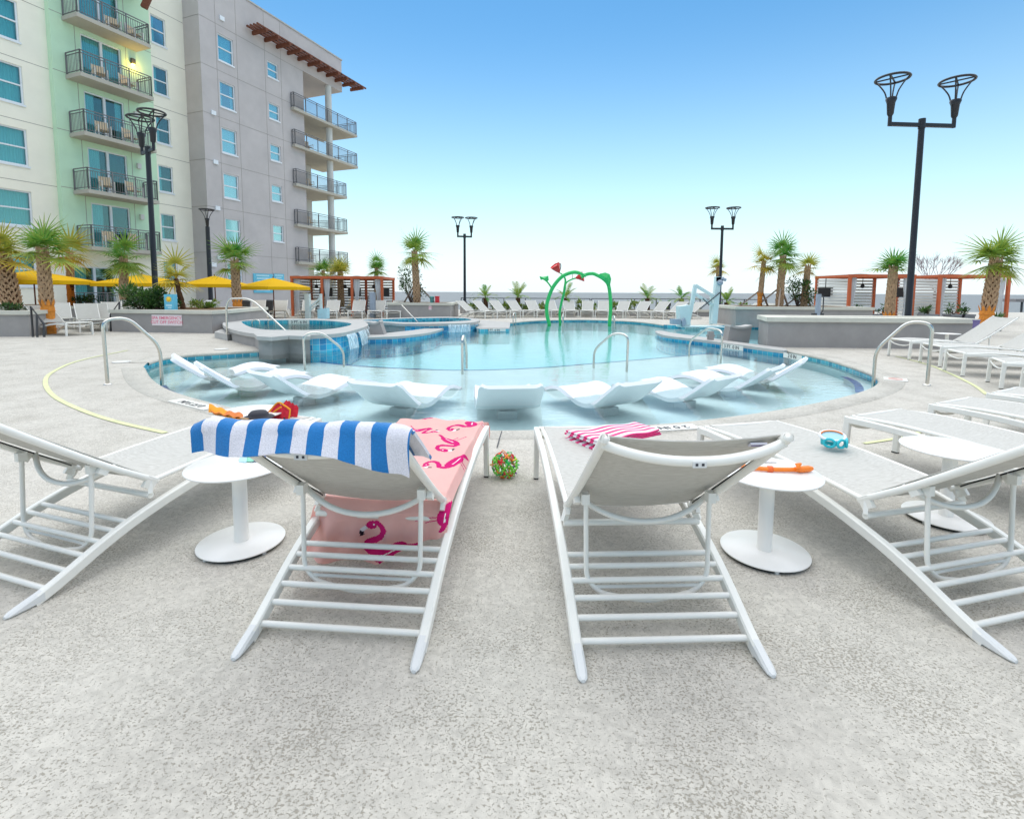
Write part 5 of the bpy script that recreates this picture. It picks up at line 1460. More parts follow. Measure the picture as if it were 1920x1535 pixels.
# =================================================================== LAMP POSTS
LPG = 'black twin-headed lamp posts'
def lamp_head(m_, g_, c, s=1.0):
    c = Vector(c)
    m_.lathe([(.05 * s, 0), (.075 * s, .05 * s), (.095 * s, .32 * s), (.13 * s, .42 * s), (.11 * s, .46 * s)], c, 14)
    for k in range(4):
        an = R(45 + 90 * k); dx, dy = math.cos(an), math.sin(an)
        m_.tube(smooth_path([c + Vector((dx * .10 * s, dy * .10 * s, .44 * s)), c + Vector((dx * .15 * s, dy * .15 * s, .62 * s)), c + Vector((dx * .27 * s, dy * .27 * s, .82 * s)), c + Vector((dx * .36 * s, dy * .36 * s, .92 * s))], 3), .018 * s, 5)
    m_.tube([c + Vector((math.cos(R(15 * k)) * .37 * s, math.sin(R(15 * k)) * .37 * s, .93 * s)) for k in range(24)], .03 * s, 6, closed=True)
    for k in range(2):
        an = R(45 + 90 * k); m_.bar(c + Vector((-math.cos(an) * .36 * s, -math.sin(an) * .36 * s, .94 * s)), c + Vector((math.cos(an) * .36 * s, math.sin(an) * .36 * s, .94 * s)), .03 * s, .03 * s)
def lamp(base, top_z, r_, arm, az, heads, label, s=1.0, pedestal=None, single=False):
    base = Vector(base); t = thing('lamp_post', base, label, 'lamp post', LPG)
    h = top_z - base.z
    a = MB(); a.lathe([(r_ * 1.9, 0), (r_ * 1.9, .06), (r_ * 1.25, .12), (r_ * 1.1, .3), (r_, .32), (r_ * .85, h)], n=16); a.build('pole', M['black'], t)
    if pedestal:
        a = MB(); a.lathe([(pedestal[0], -pedestal[1]), (pedestal[0], -.001)], n=20); a.build('pedestal', M['stucco_grey'], t)
    dv = Vector((math.cos(az), math.sin(az), 0))
    if single:
        a = MB(); lamp_head(a, None, (0, 0, h), s); a.build('lamp_head', M['black'], t)
    else:
        a = MB(); z = h - .12
        a.bar(-dv * arm + Vector((0, 0, z)), dv * arm + Vector((0, 0, z)), .08, .10); a.lathe([(r_, z - .1), (r_, h + .05)], n=12)
        for sg_ in (-1, 1): a.lathe([(.05, z - .05), (.05, z + .3)], dv * arm * sg_, 10)
        a.build('cross_arm', M['black'], t)
        for sg_ in (-1, 1):
            a = MB(); lamp_head(a, None, dv * arm * sg_ + Vector((0, 0, z + .22)), s); a.build('lamp_head', M['black'], t)
    return t
# big right lamp
Yr = 14.6; bs = P(1701, 600, Yr); tp_ = P(1730.5, 232, Yr); bs.z = .69
hl, hr = P(1668, 240, Yr), P(1796, 235, Yr)
lamp((tp_.x - .03, Yr, 0), tp_.z + .08, .088, (hr.x - hl.x) / 2, R(4), None, "tall black twin lamp post on the right behind the long planter wall", 1.08)
Yl = 19.0; b1 = P(291.5, 552, Yl); t1_ = P(272, 283, Yl)
lamp((t1_.x + .1, Yl, .66), t1_.z + .1, .10, .52, R(-35), None, "black twin lamp post in front of the green balconies", 1.15)
Yf = 31.5; b1 = P(871.5, 569, Yf); t1_ = P(872, 440, Yf)
lamp((b1.x, Yf, b1.z), t1_.z, .085, .42, R(12), None, "black twin lamp post on a concrete pedestal before the open sea", 1.0, pedestal=(.30, .8))
Yg = 28.5; b1 = P(1350, 570, Yg); t1_ = P(1354.5, 425, Yg)
lamp((t1_.x, Yg, .0), t1_.z, .085, .60, R(2), None, "black twin lamp post standing behind the pool lift", 1.0)
Yh = 27; t1_ = P(389, 425, Yh)
lamp((t1_.x, Yh, 0), t1_.z, .12, 0, 0, None, "black single-headed lamp post in front of the grey hotel wall", .95, single=True)

# =================================================================== PALMS
def blade(m_, root, dirv, n_, length, width, droop, tint, segs=4):
    """one drooping leaflet as a thin folded strip"""
    p = Vector(root); d_ = Vector(dirv).normalized(); side = d_.cross(n_)
    if side.length < 1e-4: side = d_.cross(Vector((1, 0, 0)))
    side.normalize(); vs = []
    for i in range(segs + 1):
        f = i / segs; w2 = width * (1 - f) ** .7 * (.55 + .45 * min(1, f * 4)) / 2 + .002
        vs += [p - side * w2, p + side * w2]
        p = p + d_ * (length / segs); d_ = (d_ + Vector((0, 0, -droop * (f + .25) / segs))).normalized()
    m_.add(vs, [(2 * i, 2 * i + 1, 2 * i + 3, 2 * i + 2) for i in range(segs)], 0, False, None, tint)
def fan_leaf(m_, c, az, el, pet, bl, rr, tint, n_leaf=16, stiff=.5):
    d_ = Vector((math.cos(az) * math.cos(el), math.sin(az) * math.cos(el), math.sin(el)))
    side = Vector((-math.sin(az), math.cos(az), 0)); nn = d_.cross(side) * -1
    pts = []; p = Vector(c); dd = d_.copy()
    for i in range(5):
        pts.append(p.copy()); p = p + dd * (pet / 4); dd = (dd + Vector((0, 0, -.10))).normalized()
    m_.tube(pts, [.018, .014, .011, .009, .008], 4); 
    for v in range(len(m_.v) - 28, len(m_.v)): m_.tint[v] = min(1, tint + .25)
    e_ = pts[-1]; nn = (side.cross(dd)); nn.normalize()
    for i in range(n_leaf):
        a_ = (i / (n_leaf - 1) - .5) * 2 * R(112)
        v = dd * math.cos(a_) + side * math.sin(a_) + nn * (.22 * abs(math.sin(a_)) - .05)
        L = bl * (.72 + .28 * math.cos(a_ * .8)) * rr.uniform(.9, 1.08)
        blade(m_, e_ - dd * .02, v, nn, L, .046 * bl / .6, rr.uniform(.5, 1.3) * (1.1 - stiff) + .12, max(0, min(1, tint + rr.uniform(-.12, .12))))
PGR = 'cabbage palms planted round the pool'
def palm(base, top, tr, cr, label, seed, n_leaf=20, wrap=0.0, yellow=.15, m_leaf='palmleaf', lo_el=-30, boots=True, stakes=0, fat=1.0, spread=None):
    rr = random.Random(seed); base, top = Vector(base), Vector(top)
    t = thing('palm_tree', base, label, 'palm tree', PGR); ax = top - base; h = ax.length
    a = MB(); N = 14; pts = []; rs = []
    for i in range(N + 1):
        f = i / N; p = ax * f + Vector((rr.uniform(-.012, .012), rr.uniform(-.012, .012), 0)) * (f > 0); pts.append(p)
        rs.append(tr * (1.12 - .28 * f) * (1 + .06 * math.sin(f * 9 + seed)) * (1.0 if f < .93 else .9))
    a.tube(pts, rs, 12, 0)
    if boots:
        rows = int((h * (1 - wrap)) / .105); 
        for i in range(rows):
            f0 = wrap + (1 - wrap) * i / rows
            for k in range(7):
                an = 2 * math.pi * (k + .5 * (i % 2)) / 7 + rr.uniform(-.08, .08)
                r0 = tr * (1.13 - .28 * f0)
                for sg_ in (-1, 1):
                    p0 = ax * f0 + Vector((math.cos(an) * r0, math.sin(an) * r0, 0)); a1 = an + sg_ * .42
                    p1 = ax * f0 + Vector((math.cos(a1) * r0 * 1.16, math.sin(a1) * r0 * 1.16, .22)); p2 = ax * f0 + Vector((math.cos(a1 + sg_ * .04) * r0 * 1.24, math.sin(a1 + sg_ * .04) * r0 * 1.24, .27 + rr.uniform(-.03, .03)))
                    rad = Vector((math.cos(an), math.sin(an), 0))
                    for q0, q1, w0, w1 in ((p0, p1, .052, .044), (p1, p2, .044, .024)):
                        sd_ = (q1 - q0).cross(rad).normalized(); th = rad * .012
                        vs = [q0 - sd_ * w0 / 2, q0 + sd_ * w0 / 2, q1 + sd_ * w1 / 2, q1 - sd_ * w1 / 2]
                        a.add([v + th for v in vs] + [v - th for v in vs], [(0, 1, 2, 3), (7, 6, 5, 4), (0, 4, 5, 1), (1, 5, 6, 2), (2, 6, 7, 3), (3, 7, 4, 0)], 1)
    a.build('trunk', [M['trunk'], M['boot']], t)
    if wrap:
        a = MB(); hw_ = h * wrap; prof = []
        for i in range(9):
            f = i / 8; prof.append((tr * (1.22 + .05 * math.sin(i * 2.1)) * (1.0 if i < 8 else .95), hw_ * f))
        a.lathe(prof, n=18); 
        for k in range(3): a.tube([Vector((math.cos(R(20 * j)) * tr * 1.3, math.sin(R(20 * j)) * tr * 1.3, hw_ * (.2 + .3 * k))) for j in range(18)], .012, 5, closed=True)
        for k in range(9):
            an = 2 * math.pi * k / 9; blade(a, Vector((math.cos(an) * tr * 1.2, math.sin(an) * tr * 1.2, hw_ - .03)), Vector((math.cos(an) * .25, math.sin(an) * .25, 1)), Vector((math.cos(an), math.sin(an), 0)), .22, .14, .0, 0, 2)
        a.build('burlap_wrap', M['burlap'], t)
    c = MB(); cc_ = ax + Vector((0, 0, .02))
    for i in range(n_leaf):
        f = (i + rr.random()) / n_leaf
        el = R(lo_el + (84 - lo_el) * f ** .85); az = i * 2.39996 + rr.uniform(-.3, .3)
        if spread: az = spread[i % len(spread)] + rr.uniform(-.5, .5)
        old = max(0, .5 - f) * 1.2
        if math.cos(az - seed * 1.7) > .55 and f < .75 and rr.random() < .6: continue
        vl = rr.uniform(.72, 1.12)
        fan_leaf(c, cc_ + Vector((0, 0, -.15 + .15 * f)), az, el, cr * rr.uniform(.22, .55) * vl, cr * rr.uniform(.56, .74) * vl, rr, yellow * .8 + old * .45 + rr.uniform(0, .18), stiff=.3 + .5 * f)
    c.build('crown', M[m_leaf], t)
    for k in range(stakes):
        an = R(40 + 100 * k); a = MB()
        top_ = ax * .38 + Vector((math.cos(an) * tr, math.sin(an) * tr, 0)); bot = Vector((math.cos(an) * (h * .36 + .2), math.sin(an) * (h * .36 + .2), 0))
        a.bar(bot, top_, .06, .06); a.build('support_stake', M['stake'], t)
    return t
def ppalm(bx_, by, tx, ty, Y, trpx, crpx, label, seed, **kw):
    b_, t_ = P(bx_, by, Y), P(tx, ty, Y); k = Y / F_PX
    return palm(b_, t_, trpx * k / 2 * .66, crpx * k * .98, label, seed, **kw)
ppalm(22, 574, 3, 478, 18.5, 34, 80, "thick-trunked palm cut off by the left photo edge", 1, yellow=.35, m_leaf='palmleaf2', lo_el=-8)
ppalm(93, 628, 79, 470, 15.4, 25, 78, "palm with crosshatched trunk and orange-wrapped base standing among left loungers", 2, wrap=.36, yellow=.18, lo_el=-5)
ppalm(134, 572, 131, 478, 21.5, 14, 58, "palm with orange lower trunk right beside the big crosshatched palm", 3, wrap=.42, yellow=.45, m_leaf='palmleaf2', lo_el=-25)
ppalm(233, 562, 232, 487, 18.6, 17, 58, "palm with tan trunk in front of the lowest green-bay balcony", 4, yellow=.12, n_leaf=22, lo_el=-35)
ppalm(343, 578, 330, 522, 17.6, 13, 58, "sparse ragged palm with few drooping fans beside the blue sun poster", 5, yellow=.4, n_leaf=11, m_leaf='palmleaf2', lo_el=-15, boots=False)
ppalm(446, 597, 440, 492, 21.5, 19, 56, "palm with orange-wrapped base in front of the grey hotel wall", 6, wrap=.30, yellow=.12, lo_el=-20)
ppalm(606, 575, 606, 512, 30, 8, 38, "dark green palm left of the pair behind the red cabana frame", 7, yellow=.1, lo_el=-15)
ppalm(640, 575, 638, 512, 29, 13, 40, "yellowing palm right of the pair behind the red cabana frame", 8, yellow=.4, m_leaf='palmleaf2', lo_el=-8)
ppalm(706, 570, 706, 506, 29, 9, 32, "palm seen through the slats at the right end of the red cabana", 9, yellow=.1, lo_el=-20)
ppalm(782, 570, 777, 476, 26.3, 15, 52, "tall palm standing alone before the open sea", 10, yellow=.28, n_leaf=20, lo_el=-30, stakes=2)
ppalm(1347, 570, 1346, 503, 31, 9, 28, "small palm directly behind the pool lift post", 11, yellow=.35, m_leaf='palmleaf2', n_leaf=14)
ppalm(1424, 576, 1432, 496, 22.2, 10, 42, "yellow-fringed palm with orange-wrapped base, left of the three staked palms", 12, wrap=.27, yellow=.5, m_leaf='palmleaf2', n_leaf=16, stakes=2, lo_el=-25)
ppalm(1461, 577, 1468, 484, 21.8, 15, 52, "tallest of the three staked palms beside the right lamp post", 13, yellow=.1, n_leaf=22, stakes=3, lo_el=-30)
ppalm(1507, 577, 1515, 503, 22.4, 13, 40, "ragged palm right of the three staked palms, ringed by a shrub", 14, yellow=.35, m_leaf='palmleaf2', n_leaf=12, stakes=2, lo_el=-20)
ppalm(1664, 632, 1675, 507, 15.5, 19, 52, "upright green palm left of the big right lamp post", 15, wrap=.30, yellow=.05, n_leaf=13, lo_el=25)
ppalm(1848, 614, 1868, 492, 16.6, 26, 72, "broad palm with orange-wrapped base in front of the right cabana", 16, wrap=.26, yellow=.25, n_leaf=24, lo_el=-25)

# low feather palms along the sea side
def feather_palm(base, h, L, label, seed):
    rr = random.Random(seed); t = thing('feather_palm', base, label, 'palm tree', 'low feather palms along the sea side')
    a = MB(); a.tube([(0, 0, 0), (.02, 0, h * .5), (0, 0, h)], [.17, .14, .13], 9)
    for i in range(40):
        an = i * 2.4; z = h * i / 40; blade(a, (math.cos(an) * .13, math.sin(an) * .13, z), (math.cos(an) * .6, math.sin(an) * .6, 1), (0, 0, 1), .14, .06, 0, 0, 1)
    a.build('trunk', M['trunk'], t)
    c = MB()
    for i in range(20):
        az = i * 2.4 + rr.uniform(-.2, .2); el = R(rr.uniform(5, 78)); p = Vector((0, 0, h)); d_ = Vector((math.cos(az) * math.cos(el), math.sin(az) * math.cos(el), math.sin(el)))
        l2 = L * rr.uniform(.8, 1.1); tn = rr.uniform(.05, .45); S_ = 10
        for s2 in range(S_):
            side = d_.cross(Vector((0, 0, 1))).normalized()
            if s2 > 1:
                for sg_ in (-1, 1): blade(c, p, d_ * .9 + side * sg_ * .6, side.cross(d_), l2 * .30 * math.sin(math.pi * (s2 + 1.5) / (S_ + 2)), .05, .35, tn + rr.uniform(-.05, .1), 2)
            q = p + d_ * l2 / S_; c.add([p - side * .012, p + side * .012, q + side * .012, q - side * .012], [(0, 1, 2, 3)], 0, False, None, tn); p = q
            d_ = (d_ + Vector((0, 0, -.11))).normalized()
    c.build('crown', M['palmleaf'], t)
for i, (x, lb) in enumerate(((910, "low feather palm right of the pedestal lamp post"), (971, "low feather palm second from the pedestal lamp post"), (1061, "low feather palm seen through the green arch"),
                             (1213, "low feather palm right of the green arch"), (1277, "low feather palm left of the pool lift"), (1362, "low feather palm just right of the pool lift post"))):
    b_ = P(x, 580, 29.4); b_.z = .3; feather_palm(b_, .72 if i != 5 else .5, 1.0, lb, 40 + i)

# bushes and tufts
def bush(base, rx, ry, rz_, label, seed, n_=900, leaf=.09, m_='bushleaf', clumps=9, cat='shrub', group=None, stems=True):
    rr = random.Random(seed); t = thing('shrub', base, label, cat, group)
    c = MB(); cl = [(Vector((rr.uniform(-.7, .7) * rx, rr.uniform(-.7, .7) * ry, rr.uniform(.3, 1.5) * rz_)), rr.uniform(.25, .5), rr.uniform(0, .5)) for _ in range(clumps)]
    for i in range(n_):
        p0, k, tn = rr.choice(cl); v = Vector((rr.gauss(0, 1), rr.gauss(0, 1), rr.gauss(0, 1))); v.normalize(); v *= rr.random() ** .4
        p = p0 + Vector((v.x * rx * k, v.y * ry * k, v.z * rz_ * k)); p.z = max(.02, p.z)
        d_ = (v + Vector((rr.uniform(-.6, .6), rr.uniform(-.6, .6), rr.uniform(-.1, .9)))).normalized()
        blade(c, p, d_, Vector((rr.uniform(-1, 1), rr.uniform(-1, 1), 1)), leaf * rr.uniform(.7, 1.5), leaf * .55, .3, max(0, min(1, tn + rr.uniform(-.15, .3))), 2)
    c.build('foliage', M[m_], t)
    if stems:
        a = MB()
        for p0, k, tn in cl: a.tube(smooth_path([(0, 0, 0), p0 * .5 + Vector((rr.uniform(-.1, .1) * rx, 0, 0)), p0], 3), [.02] * 3 + [.015] * 3 + [.008], 5)
        a.build('stem', M['bark'], t)
    return t
b_ = P(262, 577, 17.2); b_.z = .66; bush(b_, .8, .7, .5, "dark leafy shrub in the planter beside the left lamp post", 70, 1500, .11)
b_ = P(300, 577, 17.0); b_.z = .66; bush(b_, .6, .6, .38, "dark leafy shrub between the lamp post and the blue sun poster", 71, 1000, .11)
b_ = P(770, 570, 26.9); b_.z = .74; bush(b_, .85, .7, 1.05, "loose grey-green young tree behind the lone tall palm", 72, 700, .12, clumps=12)
b_ = P(1494, 577, 22.6); b_.z = .76; bush(b_, .75, .7, .75, "loose dark green shrub behind the ragged staked palm", 73, 800, .11, clumps=11)
b_ = P(376, 578, 18.4); b_.z = .66; bush(b_, .55, .4, .18, "low bright green groundcover at the right end of the sign planter", 74, 420, .10, 'tuftleaf')
b_ = P(24, 572, 15.0); b_.z = .68; bush(b_, .5, .3, .15, "low green plant on the planter at the left photo edge", 75, 260, .09)
b_ = P(160, 572, 21.3); b_.z = .64; bush(b_, .6, .4, .25, "low dark green shrub beside the orange lower trunk of a palm", 76, 420, .09)
for i, x in enumerate((890, 930, 955, 983, 1014, 1087, 1110, 1155, 1185, 1245, 1300, 1395)):
    b_ = P(x, 582, 29.3); b_.z = .28
    bush(b_, .42, .3, .22 + .05 * (i % 3), "yellow-green tuft, %s from the left in the far planting bed" % ORD[i], 80 + i, 150, .16, 'tuftleaf', 5, 'plant', 'tufts in the far planting bed', stems=False)
for i, (x, w_) in enumerate(((1619, .30), (1654, .35), (1740, .28), (1788, .42), (1808, .28))):
    b_ = P(x, 589, 22.0); zt_ = max(.3, b_.z); b_.z = zt_
    t_ = bush(b_, w_, .22, w_ * .7, ["small dark plant in a grey box at the left of the first right cabana", "thin dark plant in a grey box beside the upright green palm", "reddish low plant in a grey box right of the big lamp post", "spreading dark plant in a grey box in the middle of the right cabana", "low leafy plant in a grey box under the right cabana fan"][i], 100 + i, 130, .10, 'bushleaf', 5, 'plant', 'boxed plants by the right cabanas', stems=True)
    a = MB(); a.box(-.28, .28, -.22, .22, -zt_, -.02); a.box(-.30, .30, -.24, .24, -.08, 0); a.build('plant_box', M['pot'], t_)
# bare winter tree behind the cabanas
b_ = P(1752, 560, 34); b_.z = 0
t = thing('bare_tree', b_, "leafless bushy tree with fine upright twigs between the right cabanas", 'tree'); a = MB(); rr = random.Random(5)
def branch(m_, p, d_, L, r_, depth):
    q = p + d_ * L; m_.tube([p, (p + q) / 2 + Vector((rr.uniform(-.03, .03), 0, 0)), q], [r_, r_ * .8, r_ * .6], 5)
    if depth == 0: return
    for k in range(3 if depth > 1 else 4):
        nd_ = (d_ + Vector((rr.uniform(-.55, .55), rr.uniform(-.5, .5), rr.uniform(.0, .35)))).normalized(); branch(m_, q, nd_, L * rr.uniform(.62, .85), r_ * .6, depth - 1)
a.tube([(0, 0, 0), (0, 0, 1.5)], [.10, .08], 8); tk2 = a.build('trunk', M['bark'], t); a = MB()
for k in range(7):
    an = 2 * math.pi * k / 7; branch(a, Vector((0, 0, 1.5)), Vector((math.cos(an) * .65, math.sin(an) * .4, .9)).normalized(), 1.0, .034, 3)
a.build('twigs', M['twig'], t)

# =================================================================== UMBRELLAS
UG = 'yellow parasols in front of the hotel'
def umbrella(px_, py, Y, r_, label, drop=.42):
    c = P(px_, py, Y); t = thing('parasol', (c.x, c.y, 0), label, 'parasol', UG); H_ = c.z
    a = MB(); n_ = 8; rim = [Vector((math.cos(2 * math.pi * k / n_ + .3) * r_, math.sin(2 * math.pi * k / n_ + .3) * r_, H_ - drop)) for k in range(n_)]
    a.add([Vector((0, 0, H_))] + rim, [(0, k + 1, (k + 1) % n_ + 1) for k in range(n_)])
    low = [p + Vector((0, 0, -.14)) for p in rim]
    a.add(rim + low, [(k, (k + 1) % n_, (k + 1) % n_ + n_, k + n_) for k in range(n_)])
    a.add([Vector((0, 0, H_ - .03))] + [p - Vector((0, 0, .012)) for p in rim], [(0, (k + 1) % n_ + 1, k + 1) for k in range(n_)])
    a.build('canopy', M['yellow'], t)
    a = MB(); a.tube([(0, 0, 0), (0, 0, H_ + .06)], .025, 8); a.build('pole', M['wood'], t)
    a = MB()
    for p in rim: a.tube([Vector((0, 0, H_ - .08)), p + Vector((0, 0, -.03))], .01, 4)
    a.build('ribs', M['dark'], t)
    a = MB(); a.lathe([(.28, 0), (.28, .06), (.06, .10)], n=16); a.build('base', M['dark'], t)
umbrella(62, 507, 20.5, 2.15, "yellow parasol behind the big crosshatched palm at left")
umbrella(266, 514, 22.5, 1.95, "yellow parasol behind the left twin lamp post")
umbrella(402, 517, 24.5, 1.55, "yellow parasol behind the single-headed lamp post")
umbrella(512, 521, 23.5, 1.6, "yellow parasol in front of the light blue wall signs")

# =================================================================== CABANAS
def cabana(x0, x1, ytop, Y, depth, label, bays=1, zb=.0, skew=0.0, curtains=(0, 1), tv=True, tv_x=None):
    A, Bp = P(x0, ytop, Y), P(x1, ytop, Y); H_ = A.z
    t = thing('cabana', (A.x, Y, zb), label, 'cabana', 'red framed cabanas')
    W_ = Bp.x - A.x; h = H_ - zb
    def V(x, y, z): return Vector((x + skew * y, y, z))
    for i in range(bays + 1):
        for y in (0, depth):
            a = MB(); x = W_ * i / bays; a.bar(V(x, y, 0), V(x, y, h), .12, .12, 0, (0, 1, 0)); a.build('post', M['rust'], t)
    a = MB()
    for y in (0, depth): a.bar(V(-.08, y, h + .06), V(W_ + .08, y, h + .06), .10, .14)
    for i in range(bays + 1): a.bar(V(W_ * i / bays, 0, h + .055), V(W_ * i / bays, depth, h + .055), .10, .12)
    a.build('top_beam', M['rust'], t)
    a = MB(); 
    a.grid(lambda p, q: V(W_ * p, depth * q, h + .13 + .03 * math.sin(p * math.pi * bays * 3)), 12 * bays, 2, thick=.01); a.build('canopy', M['canvas'], t)
    # slatted back screen
    a = MB(); k = int(h / .155)
    for i in range(k):
        z = .12 + i * .155
        for b2 in range(bays):
            xa, xb = W_ * b2 / bays + .065, W_ * (b2 + 1) / bays - .065
            a.obox(V((xa + xb) / 2, depth, z + .03), ((xb - xa) / 2, 0, 0), (0, .015, 0), (0, 0, .052))
    a.build('slat_screen', M['slat'], t)
    a = MB()
    for i in range(k):
        z = .12 + i * .155
        a.obox(V(0, depth / 2, z + .03), (.015, 0, 0), Vector((skew, 1, 0)) * (depth / 2 - .07), (0, 0, .052))
    a.build('slat_screen', M['slat'], t)
    for i in range(bays + 1):
        a = MB(); x = W_ * i / bays + (.22 if i < bays else -.22)
        a.grid(lambda p, q: V(x + (p - .5) * (.34 - .16 * math.sin(math.pi * min(1, q * 1.25)) ), .10 + .05 * math.sin(p * 22), .12 + (h - .15) * q), 22, 8, thick=.008); a.build('curtain', M['drape'], t)
    for b2 in range(bays):
        xc = W_ * (b2 + .5) / bays
        a = MB(); a.tube([V(xc, depth / 2, h + .02), V(xc, depth / 2, h - .28)], .015, 6); a.lathe([(.001, -.52), (.07, -.50), (.10, -.42), (.07, -.34), (.03, -.28)], V(xc, depth / 2, h), 12)
        for kk in range(3): 
            an = R(20 + 120 * kk); a.bar(V(xc, depth / 2, h - .42), V(xc + math.cos(an) * .42, depth / 2 + math.sin(an) * .42, h - .42), .10, .012)
        a.build('ceiling_fan', M['black'], t)
        if tv:
            tx = (tv_x[b2] if tv_x else W_ * (b2 + .80) / bays); a = MB(); a.obox(V(tx, depth * .55, h - .72), (.36, 0, 0), (0, .04, 0), (0, 0, .24)); a.tube([V(tx, depth * .55, h), V(tx, depth * .55, h - .5)], .02, 6); a.build('television', M['tv'], t)
    return t
cabana(547, 716, 522, 27.0, 2.6, "long red framed cabana with white curtains beside the grey hotel wing", bays=3)
cabana(1594, 1714, 519.5, 24.0, 2.6, "red framed cabana behind the upright green palm", bays=1, tv_x=[-.25], zb=.0)
cabana(1763, 1892, 520, 24.0, 2.6, "red framed cabana at the right, behind the broad palm", bays=1, tv_x=[-.9], zb=.0)
for i, (x, y) in enumerate(((1612, 570), (1890, 586))):
    b_ = P(x, 588, 24.5); b_.z = 0
for i, x in enumerate((1870, 1731)):
    b_ = P(x, 592, 18.5 if i == 0 else 23.4); b_.z = .0
    t = thing('potted_plant', b_, ["agave in a grey pot right of the broad palm", "reddish plant in a grey pot between the two right cabanas"][i], 'potted plant', 'potted plants by the cabanas')
    hh_ = .42 if i == 0 else .5
    a = MB(); a.lathe([(.14, 0), (.2, hh_), (.17, hh_), (.16, hh_ - .04)], n=16); a.build('pot', M['pot'], t)
    a = MB(); rr = random.Random(i)
    for k in range(34): an = k * 2.4; blade(a, (math.cos(an) * .05, math.sin(an) * .05, hh_ - .03), (math.cos(an), math.sin(an), rr.uniform(.5, 2.2)), (0, 0, 1), .38, .06, .3, rr.uniform(0, .6), 3)
    a.build('leaves', M['bushleaf'], t)

# =================================================================== SPLASH ARCH
YA = 22.6
def pa(x, y, dy=0): return P(x, y, YA + dy)
b_ = G(1090, 604, -.1); b_.y = YA
arch = thing('splash_arch', (b_.x, YA, -.3), "green vine-shaped splash arch with red flowers in the shallow end", 'splash feature')
a = MB(); p1 = smooth_path([pa(1030, 612), pa(1029.7, 606), pa(1026, 592), pa(1025, 574), pa(1029, 557), pa(1036, 540), pa(1047, 525), pa(1059, 515.6), pa(1075.6, 510.5), pa(1089, 513), pa(1099, 518.4)], 5)
a.tube(p1, [.085] * (len(p1) - 8) + [.085 - .007 * k for k in range(8)], 10); a.build('vine_stem', M['playgreen'], arch, world=True)
a = MB(); p2_ = smooth_path([pa(1089.7, 520, .3), pa(1098, 515, .3), pa(1111, 513, .2), pa(1122.5, 517.5, .1), pa(1134, 525), pa(1141, 535), pa(1144, 555), pa(1145, 577), pa(1143, 607), pa(1143, 612)], 5)
a.tube(p2_, .08, 10); a.build('vine_stem', M['playgreen'], arch, world=True)
a = MB(); p3 = smooth_path([pa(1051, 611, 1), pa(1050, 602, 1), pa(1049.5, 585, 1), pa(1053, 566, .8), pa(1057, 551, .7), pa(1059, 538, .6), pa(1060, 524, .6), pa(1055, 515.6, .6), pa(1049, 511.5, .6)], 4)
a.tube(p3, [.06] * (len(p3) - 12) + [.05 - .0025 * k for k in range(12)], 8)
a.tube(smooth_path([pa(1058.8, 538, .6), pa(1063, 529, .6), pa(1073, 523.5, .6), pa(1080, 521.5, .6)], 4), .035, 8); a.build('vine_stem', M['playgreen'], arch, world=True)
a = MB(); a.tube(smooth_path([pa(1035, 541), pa(1029, 532), pa(1022, 524)], 4), .035, 8); a.build('vine_stem', M['playgreen'], arch, world=True)
def leafplate(pts, name='leaf', th=.05):
    m_ = MB(); n_ = len(pts); c = sum(pts, Vector()) / n_; fv = [p + Vector((0, -.01, 0)) for p in pts]
    m_.add([c + Vector((0, -.12, 0))] + fv + [c + Vector((0, -.12 + th, 0))] + [p + Vector((0, th, 0)) for p in fv], [(0, i + 1, (i + 1) % n_ + 1) for i in range(n_)] + [(n_ + 1, n_ + 2 + (i + 1) % n_, n_ + 2 + i) for i in range(n_)] + [(i + 1, n_ + 2 + i, n_ + 2 + (i + 1) % n_, (i + 1) % n_ + 1) for i in range(n_)])
    m_.build(name, M['playgreen'], arch, world=True)
leafplate([pa(1119, 518, -.1), pa(1125, 513, -.1), pa(1135, 511, -.1), pa(1143, 514, -.1), pa(1146, 523, -.1), pa(1144, 534, -.1), pa(1141, 533, -.1), pa(1131, 523, -.1)])
leafplate([pa(1011.5, 518), pa(1018, 519), pa(1028, 517), pa(1029, 525), pa(1025, 529), pa(1018, 524), pa(1014, 525)])
for (cx, cy, dx, dz, L_) in ((1049, 511.5, -.25, .35, .42), (1079, 521.5, .35, .1, .36)):
    a = MB(); c = pa(cx, cy, .6); ax = Vector((dx, -.1, dz)).normalized(); x_ = ax.cross(Vector((0, 1, 0))).normalized(); y_ = ax.cross(x_)
    n_ = 10; rr_ = [.03, .10, .20, .23]; ls = [0, .12, .30, L_]; vs = []
    for r0, l0 in zip(rr_, ls): vs += [c + ax * l0 + (x_ * math.cos(2 * math.pi * k / n_) + y_ * math.sin(2 * math.pi * k / n_)) * r0 * (1 + (.12 if k % 2 else -.1) * (r0 > .15)) for k in range(n_)]
    fs = [(i * n_ + k, i * n_ + (k + 1) % n_, (i + 1) * n_ + (k + 1) % n_, (i + 1) * n_ + k) for i in range(3) for k in range(n_)]
    a.add(vs, fs + [f[::-1] for f in []], 0, True); a.add(vs[:n_], [tuple(range(n_))]); a.add([v - ax * .04 for v in vs[-n_:]], [tuple(range(n_))])
    a.build('flower', M['playred'], arch, world=True)
a = MB(); a.tube(smooth_path([pa(1049, 510, .6), pa(1051.5, 500, .6), pa(1050.5, 494.5, .6), pa(1047.5, 496, .6)], 4), .022, 6); a.build('tendril', M['dark'], arch, world=True)
a = MB(); a.tube(smooth_path([pa(1073, 523, .6), pa(1073.5, 512, .6), pa(1075.5, 507, .6)], 4), .018, 6); a.build('tendril', M['chrome'], arch, world=True)

